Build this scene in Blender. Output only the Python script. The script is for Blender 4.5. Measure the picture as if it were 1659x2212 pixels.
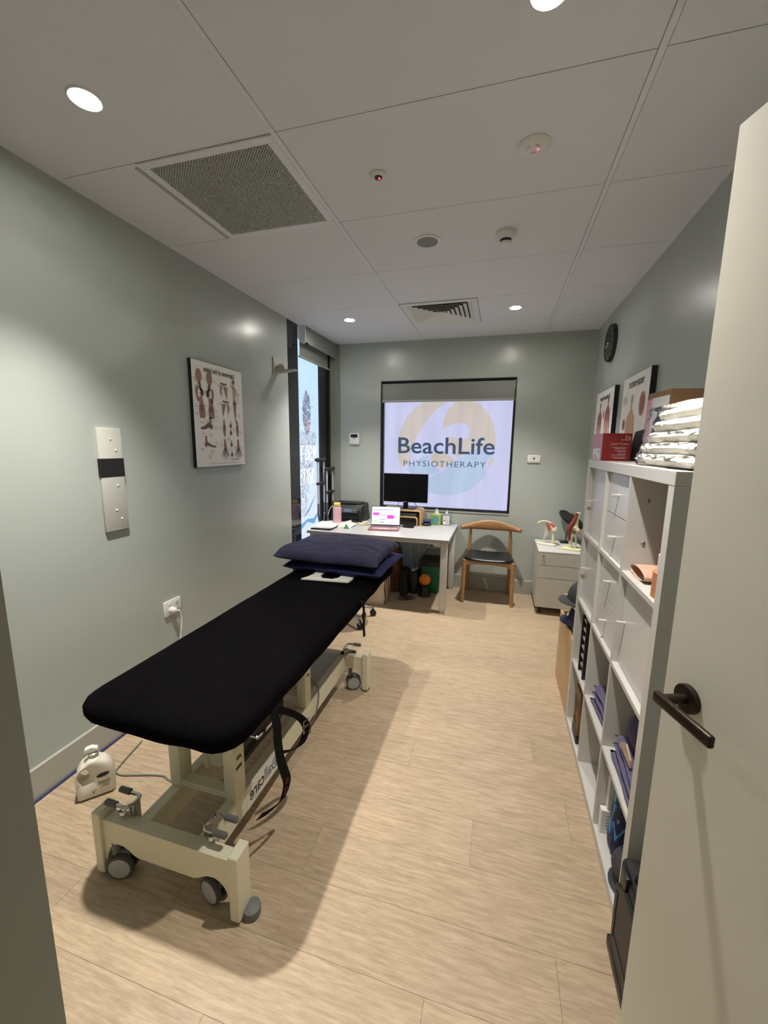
import bpy, bmesh, math, random
from mathutils import Vector, Matrix, noise as mn
for o in list(bpy.data.objects): bpy.data.objects.remove(o)
random.seed(7)
SC = bpy.context.scene
COL = SC.collection
PI = math.pi
V = Vector
# ------------------------------------------------------------------ camera
YAW, PITCH, ROLL, FPX, CAMH = 0.2746, -0.1619, -0.0121, 874.5, 1.5215
_R = Matrix.Rotation(YAW, 3, 'Z') @ Matrix.Rotation(PITCH, 3, 'X') @ Matrix.Rotation(ROLL, 3, 'Y')
cam = bpy.data.objects.new('camera', bpy.data.cameras.new('camera'))
COL.objects.link(cam)
cam.data.sensor_fit = 'HORIZONTAL'; cam.data.sensor_width = 36.0
cam.data.lens = FPX / 1659 * 36.0
cam.data.clip_start = 0.02
_M = (_R @ Matrix(((1, 0, 0), (0, 0, -1), (0, 1, 0)))).to_4x4()
_M.translation = V((0, 0, CAMH))
cam.matrix_world = _M
SC.camera = cam
# ------------------------------------------------------------------ world, exposure
W = bpy.data.worlds.new('world'); SC.world = W; W.use_nodes = True
W.node_tree.nodes['Background'].inputs[0].default_value = (0.75, 0.78, 0.72, 1)
W.node_tree.nodes['Background'].inputs[1].default_value = 0.18
SC.view_settings.view_transform = 'Standard'
try: SC.view_settings.look = 'None'
except Exception: pass
SC.view_settings.gamma = 1; SC.view_settings.use_curve_mapping = False
SC.view_settings.exposure = 0.25
LAMP_W, LAMP_ANGLE, LAMP_BLEND = 160.0, 90.0, 1.0
LAMP_COL = (1.0, 0.95, 0.89)
FILM_E, SIDE_E = 0.74, 0.86

# ------------------------------------------------------------------ helpers
ORG = {}
def lin(c):
    return tuple(((v/255)/12.92 if v/255 <= .04045 else ((v/255+.055)/1.055)**2.4) for v in c[:3]) + (1.0,)
MATS = {}
def mat(name, c, rough=.5, metal=0, spec=.5, var=None, bump=None, emit=None, sheen=0, trans=0, coat=0, alpha=1, stretch=None):
    """var=(scale, amount): colour noise; bump=(scale, strength); emit=(colour, strength)"""
    if name in MATS: return MATS[name]
    m = bpy.data.materials.new(name); m.use_nodes = True
    nt = m.node_tree; b = nt.nodes['Principled BSDF']; L = nt.links.new
    b.inputs['Base Color'].default_value = lin(c)
    b.inputs['Roughness'].default_value = rough; b.inputs['Metallic'].default_value = metal
    b.inputs['Specular IOR Level'].default_value = spec
    b.inputs['Sheen Weight'].default_value = sheen
    b.inputs['Transmission Weight'].default_value = trans
    b.inputs['Coat Weight'].default_value = coat
    b.inputs['Alpha'].default_value = alpha
    if emit:
        b.inputs['Emission Color'].default_value = lin(emit[0]); b.inputs['Emission Strength'].default_value = emit[1]
    if var or bump:
        tc = nt.nodes.new('ShaderNodeTexCoord'); mp = nt.nodes.new('ShaderNodeMapping')
        L(tc.outputs['Object'], mp.inputs[0])
        if stretch: mp.inputs['Scale'].default_value = stretch
    if var:
        n = nt.nodes.new('ShaderNodeTexNoise'); n.inputs['Scale'].default_value = var[0]; n.inputs['Detail'].default_value = 5
        L(mp.outputs[0], n.inputs['Vector'])
        r = nt.nodes.new('ShaderNodeMapRange'); r.inputs[1].default_value = .3; r.inputs[2].default_value = .7
        r.inputs[3].default_value = 1-var[1]; r.inputs[4].default_value = 1+var[1]
        L(n.outputs[0], r.inputs[0])
        x = nt.nodes.new('ShaderNodeMix'); x.data_type = 'RGBA'; x.blend_type = 'MULTIPLY'; x.inputs[0].default_value = 1
        x.inputs[6].default_value = lin(c); L(r.outputs[0], x.inputs[7]); L(x.outputs[2], b.inputs['Base Color'])
    if bump:
        n = nt.nodes.new('ShaderNodeTexNoise'); n.inputs['Scale'].default_value = bump[0]; n.inputs['Detail'].default_value = 3
        L(mp.outputs[0], n.inputs['Vector'])
        bp = nt.nodes.new('ShaderNodeBump'); bp.inputs['Strength'].default_value = bump[1]; bp.inputs['Distance'].default_value = .004
        L(n.outputs[0], bp.inputs['Height']); L(bp.outputs[0], b.inputs['Normal'])
    MATS[name] = m
    return m

def catmull(pts, n=6, closed=False):
    pts = [V(p) for p in pts]; out = []
    N = len(pts); rng = N if closed else N-1
    for i in range(rng):
        p1, p2 = pts[i], pts[(i+1) % N]
        p0 = pts[(i-1) % N] if (closed or i > 0) else p1*2-p2
        p3 = pts[(i+2) % N] if (closed or i+2 < N) else p2*2-p1
        for k in range(n):
            t = k/n
            out.append(.5*((2*p1)+(p2-p0)*t+(2*p0-5*p1+4*p2-p3)*t*t+(3*p1-p0-3*p2+p3)*t**3))
    if not closed: out.append(pts[-1].copy())
    return out

class MB:
    def __init__(s): s.bm = bmesh.new()
    def hexa(s, p, bev=0, seg=2):
        t = bmesh.new()
        v = [t.verts.new(q) for q in p]
        for f in ((0,3,2,1),(4,5,6,7),(0,1,5,4),(1,2,6,5),(2,3,7,6),(3,0,4,7)): t.faces.new([v[i] for i in f])
        if bev: bmesh.ops.bevel(t, geom=list(t.edges), offset=bev, segments=seg, profile=.5, affect='EDGES')
        s.join(t); return s
    def join(s, t):
        mp = {}
        for v in t.verts: mp[v] = s.bm.verts.new(v.co)
        for f in t.faces:
            try: s.bm.faces.new([mp[v] for v in f.verts])
            except ValueError: pass
        t.free()
    def box(s, a, b, bev=0, seg=2):
        x0,y0,z0 = [min(a[i],b[i]) for i in range(3)]; x1,y1,z1 = [max(a[i],b[i]) for i in range(3)]
        return s.hexa([(x0,y0,z0),(x1,y0,z0),(x1,y1,z0),(x0,y1,z0),(x0,y0,z1),(x1,y0,z1),(x1,y1,z1),(x0,y1,z1)], bev, seg)
    def obox(s, c, size, R=None, bev=0, seg=2):
        R = R or Matrix.Identity(3); c = V(c); h = V(size)/2
        return s.hexa([c + R @ V((sx*h.x, sy*h.y, sz*h.z)) for sz in (-1,1) for sx,sy in ((-1,-1),(1,-1),(1,1),(-1,1))], bev, seg)
    def face(s, pts):
        s.bm.faces.new([s.bm.verts.new(p) for p in pts]); return s
    def prism(s, pts, f0, f1):
        """pts: 2D outline; f0,f1: maps from 2D to the two end planes"""
        a = [s.bm.verts.new(f0(*p)) for p in pts]; b = [s.bm.verts.new(f1(*p)) for p in pts]
        s.bm.faces.new(a[::-1]); s.bm.faces.new(b); n = len(pts)
        for i in range(n): s.bm.faces.new((a[i], a[(i+1) % n], b[(i+1) % n], b[i]))
        return s
    def tube(s, pts, r, seg=8, closed=False, smooth=0, caps=True):
        pts = catmull(pts, smooth, closed) if smooth else [V(p) for p in pts]
        N = len(pts); rr = r if hasattr(r, '__len__') else [r]*N
        if len(rr) != N: rr = [rr[0]+(rr[-1]-rr[0])*0 if len(rr) == 1 else rr[min(int(i/(N-1)*(len(rr)-1)), len(rr)-2)]*(1-((i/(N-1)*(len(rr)-1)) % 1 if i < N-1 else 1)) + rr[min(int(i/(N-1)*(len(rr)-1)), len(rr)-2)+1]*((i/(N-1)*(len(rr)-1)) % 1 if i < N-1 else 1) for i in range(N)]
        rings = []; up = None
        for i, p in enumerate(pts):
            d = (pts[(i+1) % N]-pts[i-1]) if closed else (pts[min(i+1, N-1)]-pts[max(i-1, 0)])
            d.normalize()
            if up is None: up = d.cross(V((0,0,1))) if abs(d.z) < .9 else d.cross(V((1,0,0)))
            up = (up - d*up.dot(d)).normalized(); w = d.cross(up)
            rings.append([s.bm.verts.new(p+(up*math.cos(2*PI*k/seg)+w*math.sin(2*PI*k/seg))*rr[i]) for k in range(seg)])
        for i in range(N if closed else N-1):
            A, B = rings[i], rings[(i+1) % N]
            for k in range(seg): s.bm.faces.new((A[k], A[(k+1) % seg], B[(k+1) % seg], B[k]))
        if not closed and caps: s.bm.faces.new(rings[0][::-1]); s.bm.faces.new(rings[-1])
        return s
    def lathe(s, prof, c, axis=(0,0,1), seg=24):
        """prof: [(radius, height)] along axis from c"""
        q = V((0,0,1)).rotation_difference(V(axis)); rings = []
        for r, h in prof:
            if r < 1e-6: rings.append([s.bm.verts.new(V(c)+q @ V((0,0,h)))])
            else: rings.append([s.bm.verts.new(V(c)+q @ V((r*math.cos(2*PI*k/seg), r*math.sin(2*PI*k/seg), h))) for k in range(seg)])
        for A, B in zip(rings, rings[1:]):
            for k in range(seg):
                k2 = (k+1) % seg
                if len(A) == 1 and len(B) == 1: break
                if len(A) == 1: s.bm.faces.new((A[0], B[k], B[k2]))
                elif len(B) == 1: s.bm.faces.new((A[k], A[k2], B[0]))
                else: s.bm.faces.new((A[k], A[k2], B[k2], B[k]))
        if len(rings[0]) > 1: s.bm.faces.new(rings[0][::-1])
        if len(rings[-1]) > 1: s.bm.faces.new(rings[-1])
        return s
    def cyl(s, a, b, r, seg=16, r2=None):
        a, b = V(a), V(b); d = b-a
        return s.lathe([(r, 0), (r if r2 is None else r2, d.length)], a, d.normalized(), seg)
    def ell(s, c, r, seg=16, rings=10, f=None):
        t = bmesh.new(); bmesh.ops.create_uvsphere(t, u_segments=seg, v_segments=rings, radius=1)
        r = r if hasattr(r, '__len__') else (r, r, r)
        for v in t.verts:
            p = v.co.copy()
            if f: p = f(p)
            v.co = V(c)+V((p.x*r[0], p.y*r[1], p.z*r[2]))
        s.join(t); return s
    def grid(s, f, nu, nv, wrap=False):
        g = [[s.bm.verts.new(f(i/nu, j/nv)) for j in range(nv+1)] for i in range(nu if wrap else nu+1)]
        for i in range(nu):
            for j in range(nv):
                a, b = g[i], g[(i+1) % len(g)]
                s.bm.faces.new((a[j], b[j], b[j+1], a[j+1]))
        return s
    def strip(s, pts, wv, th=.002, smooth=6):
        """a flat ribbon along pts, wv: width vector (or a function of 0..1), th: thickness"""
        P = catmull(pts, smooth) if smooth else [V(p) for p in pts]; N = len(P); rows = []
        for i, p in enumerate(P):
            d = (P[min(i+1, N-1)]-P[max(i-1, 0)]).normalized()
            w = V(wv(i/(N-1))) if callable(wv) else V(wv)
            n = d.cross(w).normalized()*th/2
            rows.append([s.bm.verts.new(q) for q in (p-w/2-n, p+w/2-n, p+w/2+n, p-w/2+n)])
        for A, B in zip(rows, rows[1:]):
            for k in range(4): s.bm.faces.new((A[k], A[(k+1) % 4], B[(k+1) % 4], B[k]))
        s.bm.faces.new(rows[0][::-1]); s.bm.faces.new(rows[-1])
        return s
    def warp(s, f):
        for v in s.bm.verts: v.co = V(f(v.co.copy()))
        return s
    def build(s, name, m, parent=None, smooth=35, recalc=True):
        bmesh.ops.remove_doubles(s.bm, verts=s.bm.verts, dist=1e-5)
        if recalc: bmesh.ops.recalc_face_normals(s.bm, faces=s.bm.faces)
        if parent is not None: org = ORG[parent]
        else:
            xs = [v.co for v in s.bm.verts]
            org = V((sum((min(p[i] for p in xs), max(p[i] for p in xs)))/2 if i < 2 else min(p[i] for p in xs) for i in range(3)))
        for v in s.bm.verts: v.co -= org
        me = bpy.data.meshes.new(name); s.bm.to_mesh(me); s.bm.free()
        if smooth:
            me.polygons.foreach_set('use_smooth', [True]*len(me.polygons))
            me.set_sharp_from_angle(angle=math.radians(smooth))
        me.materials.append(m)
        o = bpy.data.objects.new(name, me); COL.objects.link(o)
        if parent is not None: o.parent = parent
        else: o.location = org
        ORG[o] = org.copy()
        return o

def tag(o, label=None, cat=None, group=None, kind=None):
    if label: o['label'] = label
    if cat: o['category'] = cat
    if group: o['group'] = group
    if kind: o['kind'] = kind
    return o
def thing(name, label, cat, loc, group=None, kind=None):
    o = bpy.data.objects.new(name, None); COL.objects.link(o); o.location = loc; o.empty_display_size = .05
    ORG[o] = V(loc)
    return tag(o, label, cat, group, kind)
def copy_tree(o, parent=None, delta=None):
    c = o.copy(); COL.objects.link(c)
    if parent is not None: c.parent = parent
    if delta is not None: c.location = o.location + V(delta)
    ORG[c] = ORG[o].copy() if delta is None else ORG[o] + V(delta)
    for ch in list(o.children): copy_tree(ch, c)
    return c
def struct(name, mb, m, parent=None, smooth=35):
    o = mb.build(name, m, parent, smooth)
    if parent is None: o['kind'] = 'structure'
    return o
def structE(name, loc=(0,0,0)):
    o = thing(name, None, None, loc); o['kind'] = 'structure'; return o

# flat print on a plane: frame = (origin, u, v, n) ; coordinates in metres along u and v
class Plane:
    def __init__(s, o, u, v, n): s.o, s.u, s.v, s.n = V(o), V(u).normalized(), V(v).normalized(), V(n).normalized()
    def __call__(s, a, b, h=0): return s.o + s.u*a + s.v*b + s.n*h
def decal(polys, pl, h=.0008):
    mb = MB()
    for p in polys: mb.face([pl(a, b, h) for a, b in p])
    return mb
def rect(x, y, w, h): return [(x, y), (x+w, y), (x+w, y+h), (x, y+h)]
def oval(cx, cy, rx, ry, n=14, a0=0, rot=0):
    c, s = math.cos(rot), math.sin(rot)
    return [(cx+rx*math.cos(t)*c-ry*math.sin(t)*s, cy+rx*math.cos(t)*s+ry*math.sin(t)*c) for t in [2*PI*k/n for k in range(n)]]
def limb(pts, ws):
    L, Rr = [], []
    for i, p in enumerate(pts):
        a = V(pts[max(i-1, 0)]); b = V(pts[min(i+1, len(pts)-1)]); d = (b-a).normalized(); n = V((-d.y, d.x))*ws[i]/2
        L.append((p[0]+n.x, p[1]+n.y)); Rr.append((p[0]-n.x, p[1]-n.y))
    return L+Rr[::-1]
def text_mesh(txt, bold=0, space=1.0):
    c = bpy.data.curves.new('t', 'FONT'); c.body = txt; c.offset = bold; c.space_character = space; c.resolution_u = 3
    o = bpy.data.objects.new('t', c); me = bpy.data.meshes.new_from_object(o)
    vs = [v.co.copy() for v in me.vertices]; fs = [list(p.vertices) for p in me.polygons]
    bpy.data.objects.remove(o); bpy.data.curves.remove(c); bpy.data.meshes.remove(me)
    return vs, fs
def text(mb, txt, pl, x, y, w=None, h=None, bold=0, space=1.0, lift=.001):
    """baseline-left at (x,y) on plane, scaled to width w and/or height h"""
    vs, fs = text_mesh(txt, bold, space)
    x0, x1 = min(v.x for v in vs), max(v.x for v in vs); y1 = max(v.y for v in vs); y0 = min(v.y for v in vs)
    sx = w/(x1-x0) if w else None; sy = h/(y1-max(y0, 0)) if h else None
    sx = sx or sy; sy = sy or sx
    nv = [mb.bm.verts.new(pl(x+(v.x-x0)*sx, y+v.y*sy, lift)) for v in vs]
    for f in fs:
        try: mb.bm.faces.new([nv[i] for i in f])
        except ValueError: pass
    return mb
def nz(p, sc=1.0, seed=0): return mn.noise(V(p)*sc + V((seed*7.3, seed*3.1, seed*1.7)))

# ------------------------------------------------------------------ materials
WALL = mat('sage_wall_paint', (174,181,174), .27, spec=.5, bump=(900, .03))
CEIL = mat('ceiling_tile_white', (226,227,232), .75, bump=(700, .05))
GRID = mat('ceiling_grid_white', (230,231,236), .45)
TRIM = mat('skirting_paint', (170,170,160), .4)
TRIMG = mat('frame_paint_grey', (140,145,135), .4)
DOORM = mat('door_paint', (226,222,208), .42, var=(3, .03))
WHITE = mat('white_plastic', (225,225,220), .4)
LAM = mat('white_laminate', (206,205,202), .33)
DESKM = mat('desk_laminate', (172,172,171), .35)
LAMP_ = mat('pedestal_metal', (196,193,186), .4)
BLACK = mat('black_plastic', (16,16,18), .4)
BLACKM = mat('black_matte', (9,9,10), .7)
DARKF = mat('dark_window_frame', (20,22,30), .3)
GLOSSD = mat('dark_glass', (30,31,36), .08)
CHROME = mat('chrome', (205,205,205), .14, metal=1)
STEEL = mat('brushed_steel', (170,170,170), .35, metal=1)
CREAM = mat('cream_powder_coat', (220,214,187), .42)
GREYR = mat('grey_rubber', (112,112,108), .6)
GREYL = mat('grey_wheel_disc', (168,168,164), .5)
COVER = mat('black_towelling', (6,5,7), .95, spec=.03, sheen=0, bump=(420, .5), var=(60, .25))
NAVY = mat('navy_cotton', (50,50,72), .85, spec=.2, bump=(500, .2))
NAVY2 = mat('navy_cotton_blue', (33,37,76), .85, spec=.2, bump=(500, .2))
OAK = mat('oak_wood', (170,130,88), .45, var=(6, .16), stretch=(1, 1, 9))
PLY = mat('birch_plywood', (196,163,118), .5, var=(8, .1), stretch=(6, 6, 1))
BLIND = mat('blind_fabric', (138,140,136), .8)
ALU = mat('blind_rail', (176,176,172), .4)
PAPER = mat('paper_white', (232,232,228), .7)
PURPLE = mat('purple_towel', (102,95,124), .95, spec=.1, sheen=.2, bump=(300, .6))
PURPLED = mat('dark_purple_towel', (66,60,92), .95, spec=.1, sheen=.2, bump=(300, .6))
BONE = mat('bone_plastic', (226,216,186), .45)
MUSCLE = mat('muscle_red', (128,54,46), .5)
BRONZE = mat('dark_bronze', (62,52,44), .38, metal=.8)
INK = mat('black_ink', (24,24,24), .6)
INKG = mat('grey_ink', (150,148,142), .7)
POSTER = mat('poster_print', (238,236,230), .35)

def floor_mat():
    m = bpy.data.materials.new('vinyl_plank_oak'); m.use_nodes = True; nt = m.node_tree; N = nt.nodes.new; L = nt.links.new
    b = nt.nodes['Principled BSDF']; b.inputs['Roughness'].default_value = .42; b.inputs['Specular IOR Level'].default_value = .35
    tc = N('ShaderNodeTexCoord'); oi = N('ShaderNodeObjectInfo')
    ad = N('ShaderNodeVectorMath'); ad.operation = 'MULTIPLY_ADD'; ad.inputs[1].default_value = (1,1,1)
    cb = N('ShaderNodeCombineXYZ'); ml = N('ShaderNodeMath'); ml.operation = 'MULTIPLY'; ml.inputs[1].default_value = 37
    L(oi.outputs['Random'], ml.inputs[0]); L(ml.outputs[0], cb.inputs[0]); L(ml.outputs[0], cb.inputs[1])
    L(tc.outputs['Object'], ad.inputs[0]); L(cb.outputs[0], ad.inputs[2])
    def nzn(scale, detail, st, dist=0):
        mp = N('ShaderNodeMapping'); mp.inputs['Scale'].default_value = st; L(ad.outputs[0], mp.inputs[0])
        n = N('ShaderNodeTexNoise'); n.inputs['Scale'].default_value = scale; n.inputs['Detail'].default_value = detail; n.inputs['Distortion'].default_value = dist
        L(mp.outputs[0], n.inputs['Vector']); return n.outputs[0]
    g1 = nzn(1.0, 9, (8, 80, 1), .4); g2 = nzn(1.0, 6, (24, 230, 1), .2); g3 = nzn(1.0, 4, (2.2, 9, 1), 1.0)
    cr = N('ShaderNodeValToRGB'); L(g1, cr.inputs[0])
    e = cr.color_ramp.elements; e[0].position = .3; e[0].color = lin((168,146,119)); e[1].position = .72; e[1].color = lin((195,174,147))
    x = e = cr.color_ramp.elements.new(.5); x.color = lin((181,160,132))
    def mul(a, fac_out, lo, hi):
        r = N('ShaderNodeMapRange'); r.inputs[1].default_value = .3; r.inputs[2].default_value = .7; r.inputs[3].default_value = lo; r.inputs[4].default_value = hi
        L(fac_out, r.inputs[0]); mx = N('ShaderNodeMix'); mx.data_type = 'RGBA'; mx.blend_type = 'MULTIPLY'; mx.inputs[0].default_value = 1
        L(a, mx.inputs[6]); L(r.outputs[0], mx.inputs[7]); return mx.outputs[2]
    c = mul(cr.outputs[0], g2, .86, 1.08); c = mul(c, g3, .95, 1.04)
    r = N('ShaderNodeMapRange'); r.inputs[3].default_value = .95; r.inputs[4].default_value = 1.05; L(oi.outputs['Random'], r.inputs[0])
    mx = N('ShaderNodeMix'); mx.data_type = 'RGBA'; mx.blend_type = 'MULTIPLY'; mx.inputs[0].default_value = 1; L(c, mx.inputs[6]); L(r.outputs[0], mx.inputs[7])
    L(mx.outputs[2], b.inputs['Base Color'])
    bp = N('ShaderNodeBump'); bp.inputs['Strength'].default_value = .06; bp.inputs['Distance'].default_value = .002; L(g2, bp.inputs['Height']); L(bp.outputs[0], b.inputs['Normal'])
    return m
FLOORM = floor_mat()
def film_mat(name, ramp, strength, streak=(14, 1.2), axis_z=True, amt=.10):
    """backlit printed window film: emission in the print's own colours"""
    m = bpy.data.materials.new(name); m.use_nodes = True; nt = m.node_tree; N = nt.nodes.new; L = nt.links.new
    b = nt.nodes['Principled BSDF']; b.inputs['Base Color'].default_value = (.05,.05,.06,1); b.inputs['Roughness'].default_value = .35
    b.inputs['Specular IOR Level'].default_value = .2
    tc = N('ShaderNodeTexCoord'); mp = N('ShaderNodeMapping'); mp.inputs['Scale'].default_value = (streak[0], streak[0], streak[1]); L(tc.outputs['Object'], mp.inputs[0])
    n = N('ShaderNodeTexNoise'); n.inputs['Scale'].default_value = 1; n.inputs['Detail'].default_value = 5; L(mp.outputs[0], n.inputs['Vector'])
    r = N('ShaderNodeMapRange'); r.inputs[1].default_value = .3; r.inputs[2].default_value = .7; r.inputs[3].default_value = 1-amt; r.inputs[4].default_value = 1+amt*.5; L(n.outputs[0], r.inputs[0])
    if len(ramp) == 1:
        cn = N('ShaderNodeRGB'); cn.outputs[0].default_value = lin(ramp[0][1]); src = cn.outputs[0]
    else:
        sx = N('ShaderNodeSeparateXYZ'); L(tc.outputs['Object'], sx.inputs[0])
        n2 = N('ShaderNodeTexNoise'); n2.inputs['Scale'].default_value = 5; n2.inputs['Detail'].default_value = 4; L(tc.outputs['Object'], n2.inputs['Vector'])
        ma = N('ShaderNodeMath'); ma.operation = 'MULTIPLY_ADD'; ma.inputs[1].default_value = .45; L(n2.outputs[0], ma.inputs[0]); L(sx.outputs[2], ma.inputs[2])
        mr = N('ShaderNodeMapRange'); mr.inputs[1].default_value = .2; mr.inputs[2].default_value = 2.7; L(ma.outputs[0], mr.inputs[0])
        cr = N('ShaderNodeValToRGB'); L(mr.outputs[0], cr.inputs[0]); els = cr.color_ramp.elements
        els[0].position, els[0].color = ramp[0][0], lin(ramp[0][1]); els[1].position, els[1].color = ramp[-1][0], lin(ramp[-1][1])
        for p, c in ramp[1:-1]: q = els.new(p); q.color = lin(c)
        src = cr.outputs[0]
    mx = N('ShaderNodeMix'); mx.data_type = 'RGBA'; mx.blend_type = 'MULTIPLY'; mx.inputs[0].default_value = 1; L(src, mx.inputs[6]); L(r.outputs[0], mx.inputs[7])
    L(mx.outputs[2], b.inputs['Emission Color']); b.inputs['Emission Strength'].default_value = strength
    return m

# ------------------------------------------------------------------ the room
XL, XR, YB, YN, HC = -1.846, 0.815, 4.334, 0.13, 2.607
# floor of planks laid across the room
fl = struct('floor', MB().box((XL-.1, -.5, -.06), (XR+.1, YB+.1, -.004)), mat('floor_screed', (92,76,58), .8))
PW = .2
y = -.5; row = 0
offs = [0.0, .41, .8, .22, .63, .95, .33, .71]
while y < YB - .001:
    y2 = min(y+PW, YB)
    x = XL - 1.2 + offs[row % 8]*1.2 + (.0 if row % 3 else .09)
    while x < XR:
        a, b = max(x, XL), min(x+1.22, XR)
        if b-a > .02: MB().box((a+.0004, y+.0004, -.004), (b-.0004, y2-.0004, 0)).build('plank', FLOORM, fl, smooth=0)
        x += 1.22
    y += PW; row += 1
# ceiling: slab, tee bars and lay-in tiles
ce = struct('ceiling', MB().box((XL-.1, -.5, HC+.012), (XR+.1, YB+.1, HC+.08)), mat('ceiling_void', (70,68,64), .9))
GX = [-.833, .367]; GY = [1.453+.6*i for i in range(-3, 5)]
xs = [XL+.018, GX[0], GX[1], XR-.018]; ys = [-.5]+GY+[YB-.018]
for i in range(3):
    for j in range(len(ys)-1):
        x0, x1, y0, y1 = xs[i], xs[i+1], ys[j], ys[j+1]
        x0 += .0115 if i else 0; x1 -= .0115 if i < 2 else 0
        cells = [(x0, x1)]
        if i == 0 and abs(y0-1.453) < .01: cells = [(x0, -1.448)]
        if i == 1 and abs(y0-3.253) < .01: cells = [(-.2225, x1)]
        for cx0, cx1 in cells:
            MB().box((cx0, y0+.0016, HC), (cx1, y1-.0016, HC+.012)).build('ceiling_tile', CEIL, ce, smooth=0)
for gx in GX: MB().box((gx-.0095, -.5, HC-.002), (gx+.0095, YB-.018, HC+.01)).build('grid_bar', GRID, ce, smooth=0)
for sx, ex in ((XL, XL+.018), (XR-.018, XR)): MB().box((sx, -.5, HC-.003), (ex, YB, HC+.01)).build('wall_angle', GRID, ce, smooth=0)
MB().box((XL+.018, YB-.018, HC-.003), (XR-.018, YB, HC+.01)).build('wall_angle', GRID, ce, smooth=0)
# walls
struct('wall_left', MB().box((XL-.1, -.5, 0), (XL, 3.36, HC+.05)), WALL, smooth=0)
struct('wall_right', MB().box((XR, -.5, 0), (XR+.1, YB+.1, HC+.05)), WALL, smooth=0)
WX0, WX1, WZ0, WZ1 = -1.272, .124, .838, 2.206
wb = MB()
wb.box((-1.80, YB, 0), (WX0, YB+.12, HC+.05)); wb.box((WX1, YB, 0), (XR, YB+.12, HC+.05))
wb.box((WX0, YB, 0), (WX1, YB+.12, WZ0)); wb.box((WX0, YB, WZ1), (WX1, YB+.12, HC+.05))
struct('wall_back', wb, WALL, smooth=0)
nw = MB().box((XL, 0, 0), (-.262, YN, HC+.05)).box((.662, 0, 0), (XR, YN, HC+.05)).box((-.262, 0, 2.09), (.662, YN, HC+.05))
struct('wall_near', nw, WALL, smooth=0)
# door frame
jf = structE('trim_1', (-.245, .06, 0))
JM = mat('jamb_paint', (166,164,148), .45)
MB().box((-.262, -.01, 0), (-.231, YN+.002, 2.09)).build('jamb', JM, jf, smooth=0)
MB().box((-.231, -.01, 0), (-.219, .100, 2.06)).build('door_stop', JM, jf, smooth=0)
MB().box((.631, -.01, 0), (.662, YN+.002, 2.09)).build('jamb', JM, jf, smooth=0)
MB().box((-.231, -.01, 2.06), (.631, YN+.002, 2.09)).build('head_jamb', JM, jf, smooth=0)
# skirting boards
struct('baseboard_left', MB().box((XL, YN, .0), (XL+.016, 3.36, .146), .003, 1), TRIM)
struct('baseboard_back', MB().box((-1.74, YB-.016, .0), (XR, YB, .146), .003, 1), TRIM)
struct('baseboard_right', MB().box((XR-.016, YN, .0), (XR, YB-.016, .146), .003, 1), TRIM)

# ------------------------------------------------------------------ side window in the left wall
w2 = structE('window_2', (-1.88, 3.85, 0))
MB().box((-1.90, 3.36, 0), (XL+.002, 3.548, HC)).build('dark_mullion', GLOSSD, w2, smooth=0)
MB().box((-1.93, 4.055, 0), (-1.862, 4.245, HC)).build('dark_mullion', DARKF, w2, smooth=0)
MB().box((-1.93, 4.245, 0), (-1.845, 4.29, HC)).build('window_frame', BLACKM, w2, smooth=0)
SIDEF = film_mat('side_window_film', [(0, (60,160,225)), (.13, (105,190,240)), (.2, (205,230,250)), (.34, (226,236,252)), (.62, (206,232,252)), (1, (190,226,252))], SIDE_E, (3, 1.5), amt=.06)
MB().box((-1.886, 3.548, .02), (-1.88, 4.055, HC)).build('window_film', SIDEF, w2, smooth=0)
MB().box((-1.89, 3.548, 0), (-1.862, 4.055, .02)).build('window_frame', BLACKM, w2, smooth=0)
pl = Plane((-1.880, 3.548, 0), (0,1,0), (0,0,1), (1,0,0))
prng = random.Random(3)
specks = {0: [], 1: [], 2: []}
def inside_fig(a, z):
    if ((a-.235)/.085)**2 + ((z-1.84)/.20)**2 < 1: return True
    if .08 < a < .33+.1*math.sin(z*5) and 1.05 < z < 1.66: return prng.random() < .8
    if .07 < a < .2 and .80 < z < 1.05: return prng.random() < .5
    return False
while sum(len(v) for v in specks.values()) < 1500:
    a, z = prng.uniform(.03, .47), prng.uniform(.72, 2.06)
    if inside_fig(a, z) or prng.random() < .02:
        r = prng.uniform(.002, .008); k = prng.choice((0, 1, 1, 1, 2))
        if z > 1.80 and k == 2: k = 0
        if ((a-.235)/.09)**2 + ((z-1.84)/.21)**2 < 1: k = prng.choice((0, 0, 0, 2)) if z < 1.78 else 0; r *= 1.5
        specks[k].append(oval(a, z, r, r*prng.uniform(.8, 2.2), 6, rot=prng.uniform(0, 3)))
for k, (nm, c) in enumerate((('grey_blue', (140,146,176)), ('pale_violet', (182,192,224)), ('brown_pink', (196,166,176)))):
    o = decal(specks[k], pl, .0006+.0003*k).build('printed_figure', film_mat('film_speck_'+nm, [(0, c)], SIDE_E*.8), w2, smooth=0, recalc=False)
    o['kind'] = 'stuff'
FW = mat('film_white_letters', (240,244,250), .5, emit=((246,250,255), SIDE_E*.95))
STROKES = {'F': [[(0,0),(0,1)],[(0,1),(.6,1)],[(0,.52),(.45,.52)]], 'O': [[(.3,0),(.08,.1),(0,.5),(.08,.9),(.3,1),(.52,.9),(.6,.5),(.52,.1),(.3,0)]], 'R': [[(0,0),(0,1)],[(0,1),(.45,.97),(.58,.78),(.45,.55),(0,.5)],[(.25,.5),(.62,0)]],
    'M': [[(0,0),(.05,1)],[(.05,1),(.35,.35)],[(.35,.35),(.65,1)],[(.65,1),(.7,0)]], 'E': [[(0,0),(0,1)],[(0,1),(.55,1)],[(0,.52),(.45,.52)],[(0,0),(.55,0)]], 'T': [[(.3,0),(.3,1)],[(-.02,1),(.62,1)]], '.': [[(.1,0),(.1,.1)]]}
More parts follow.
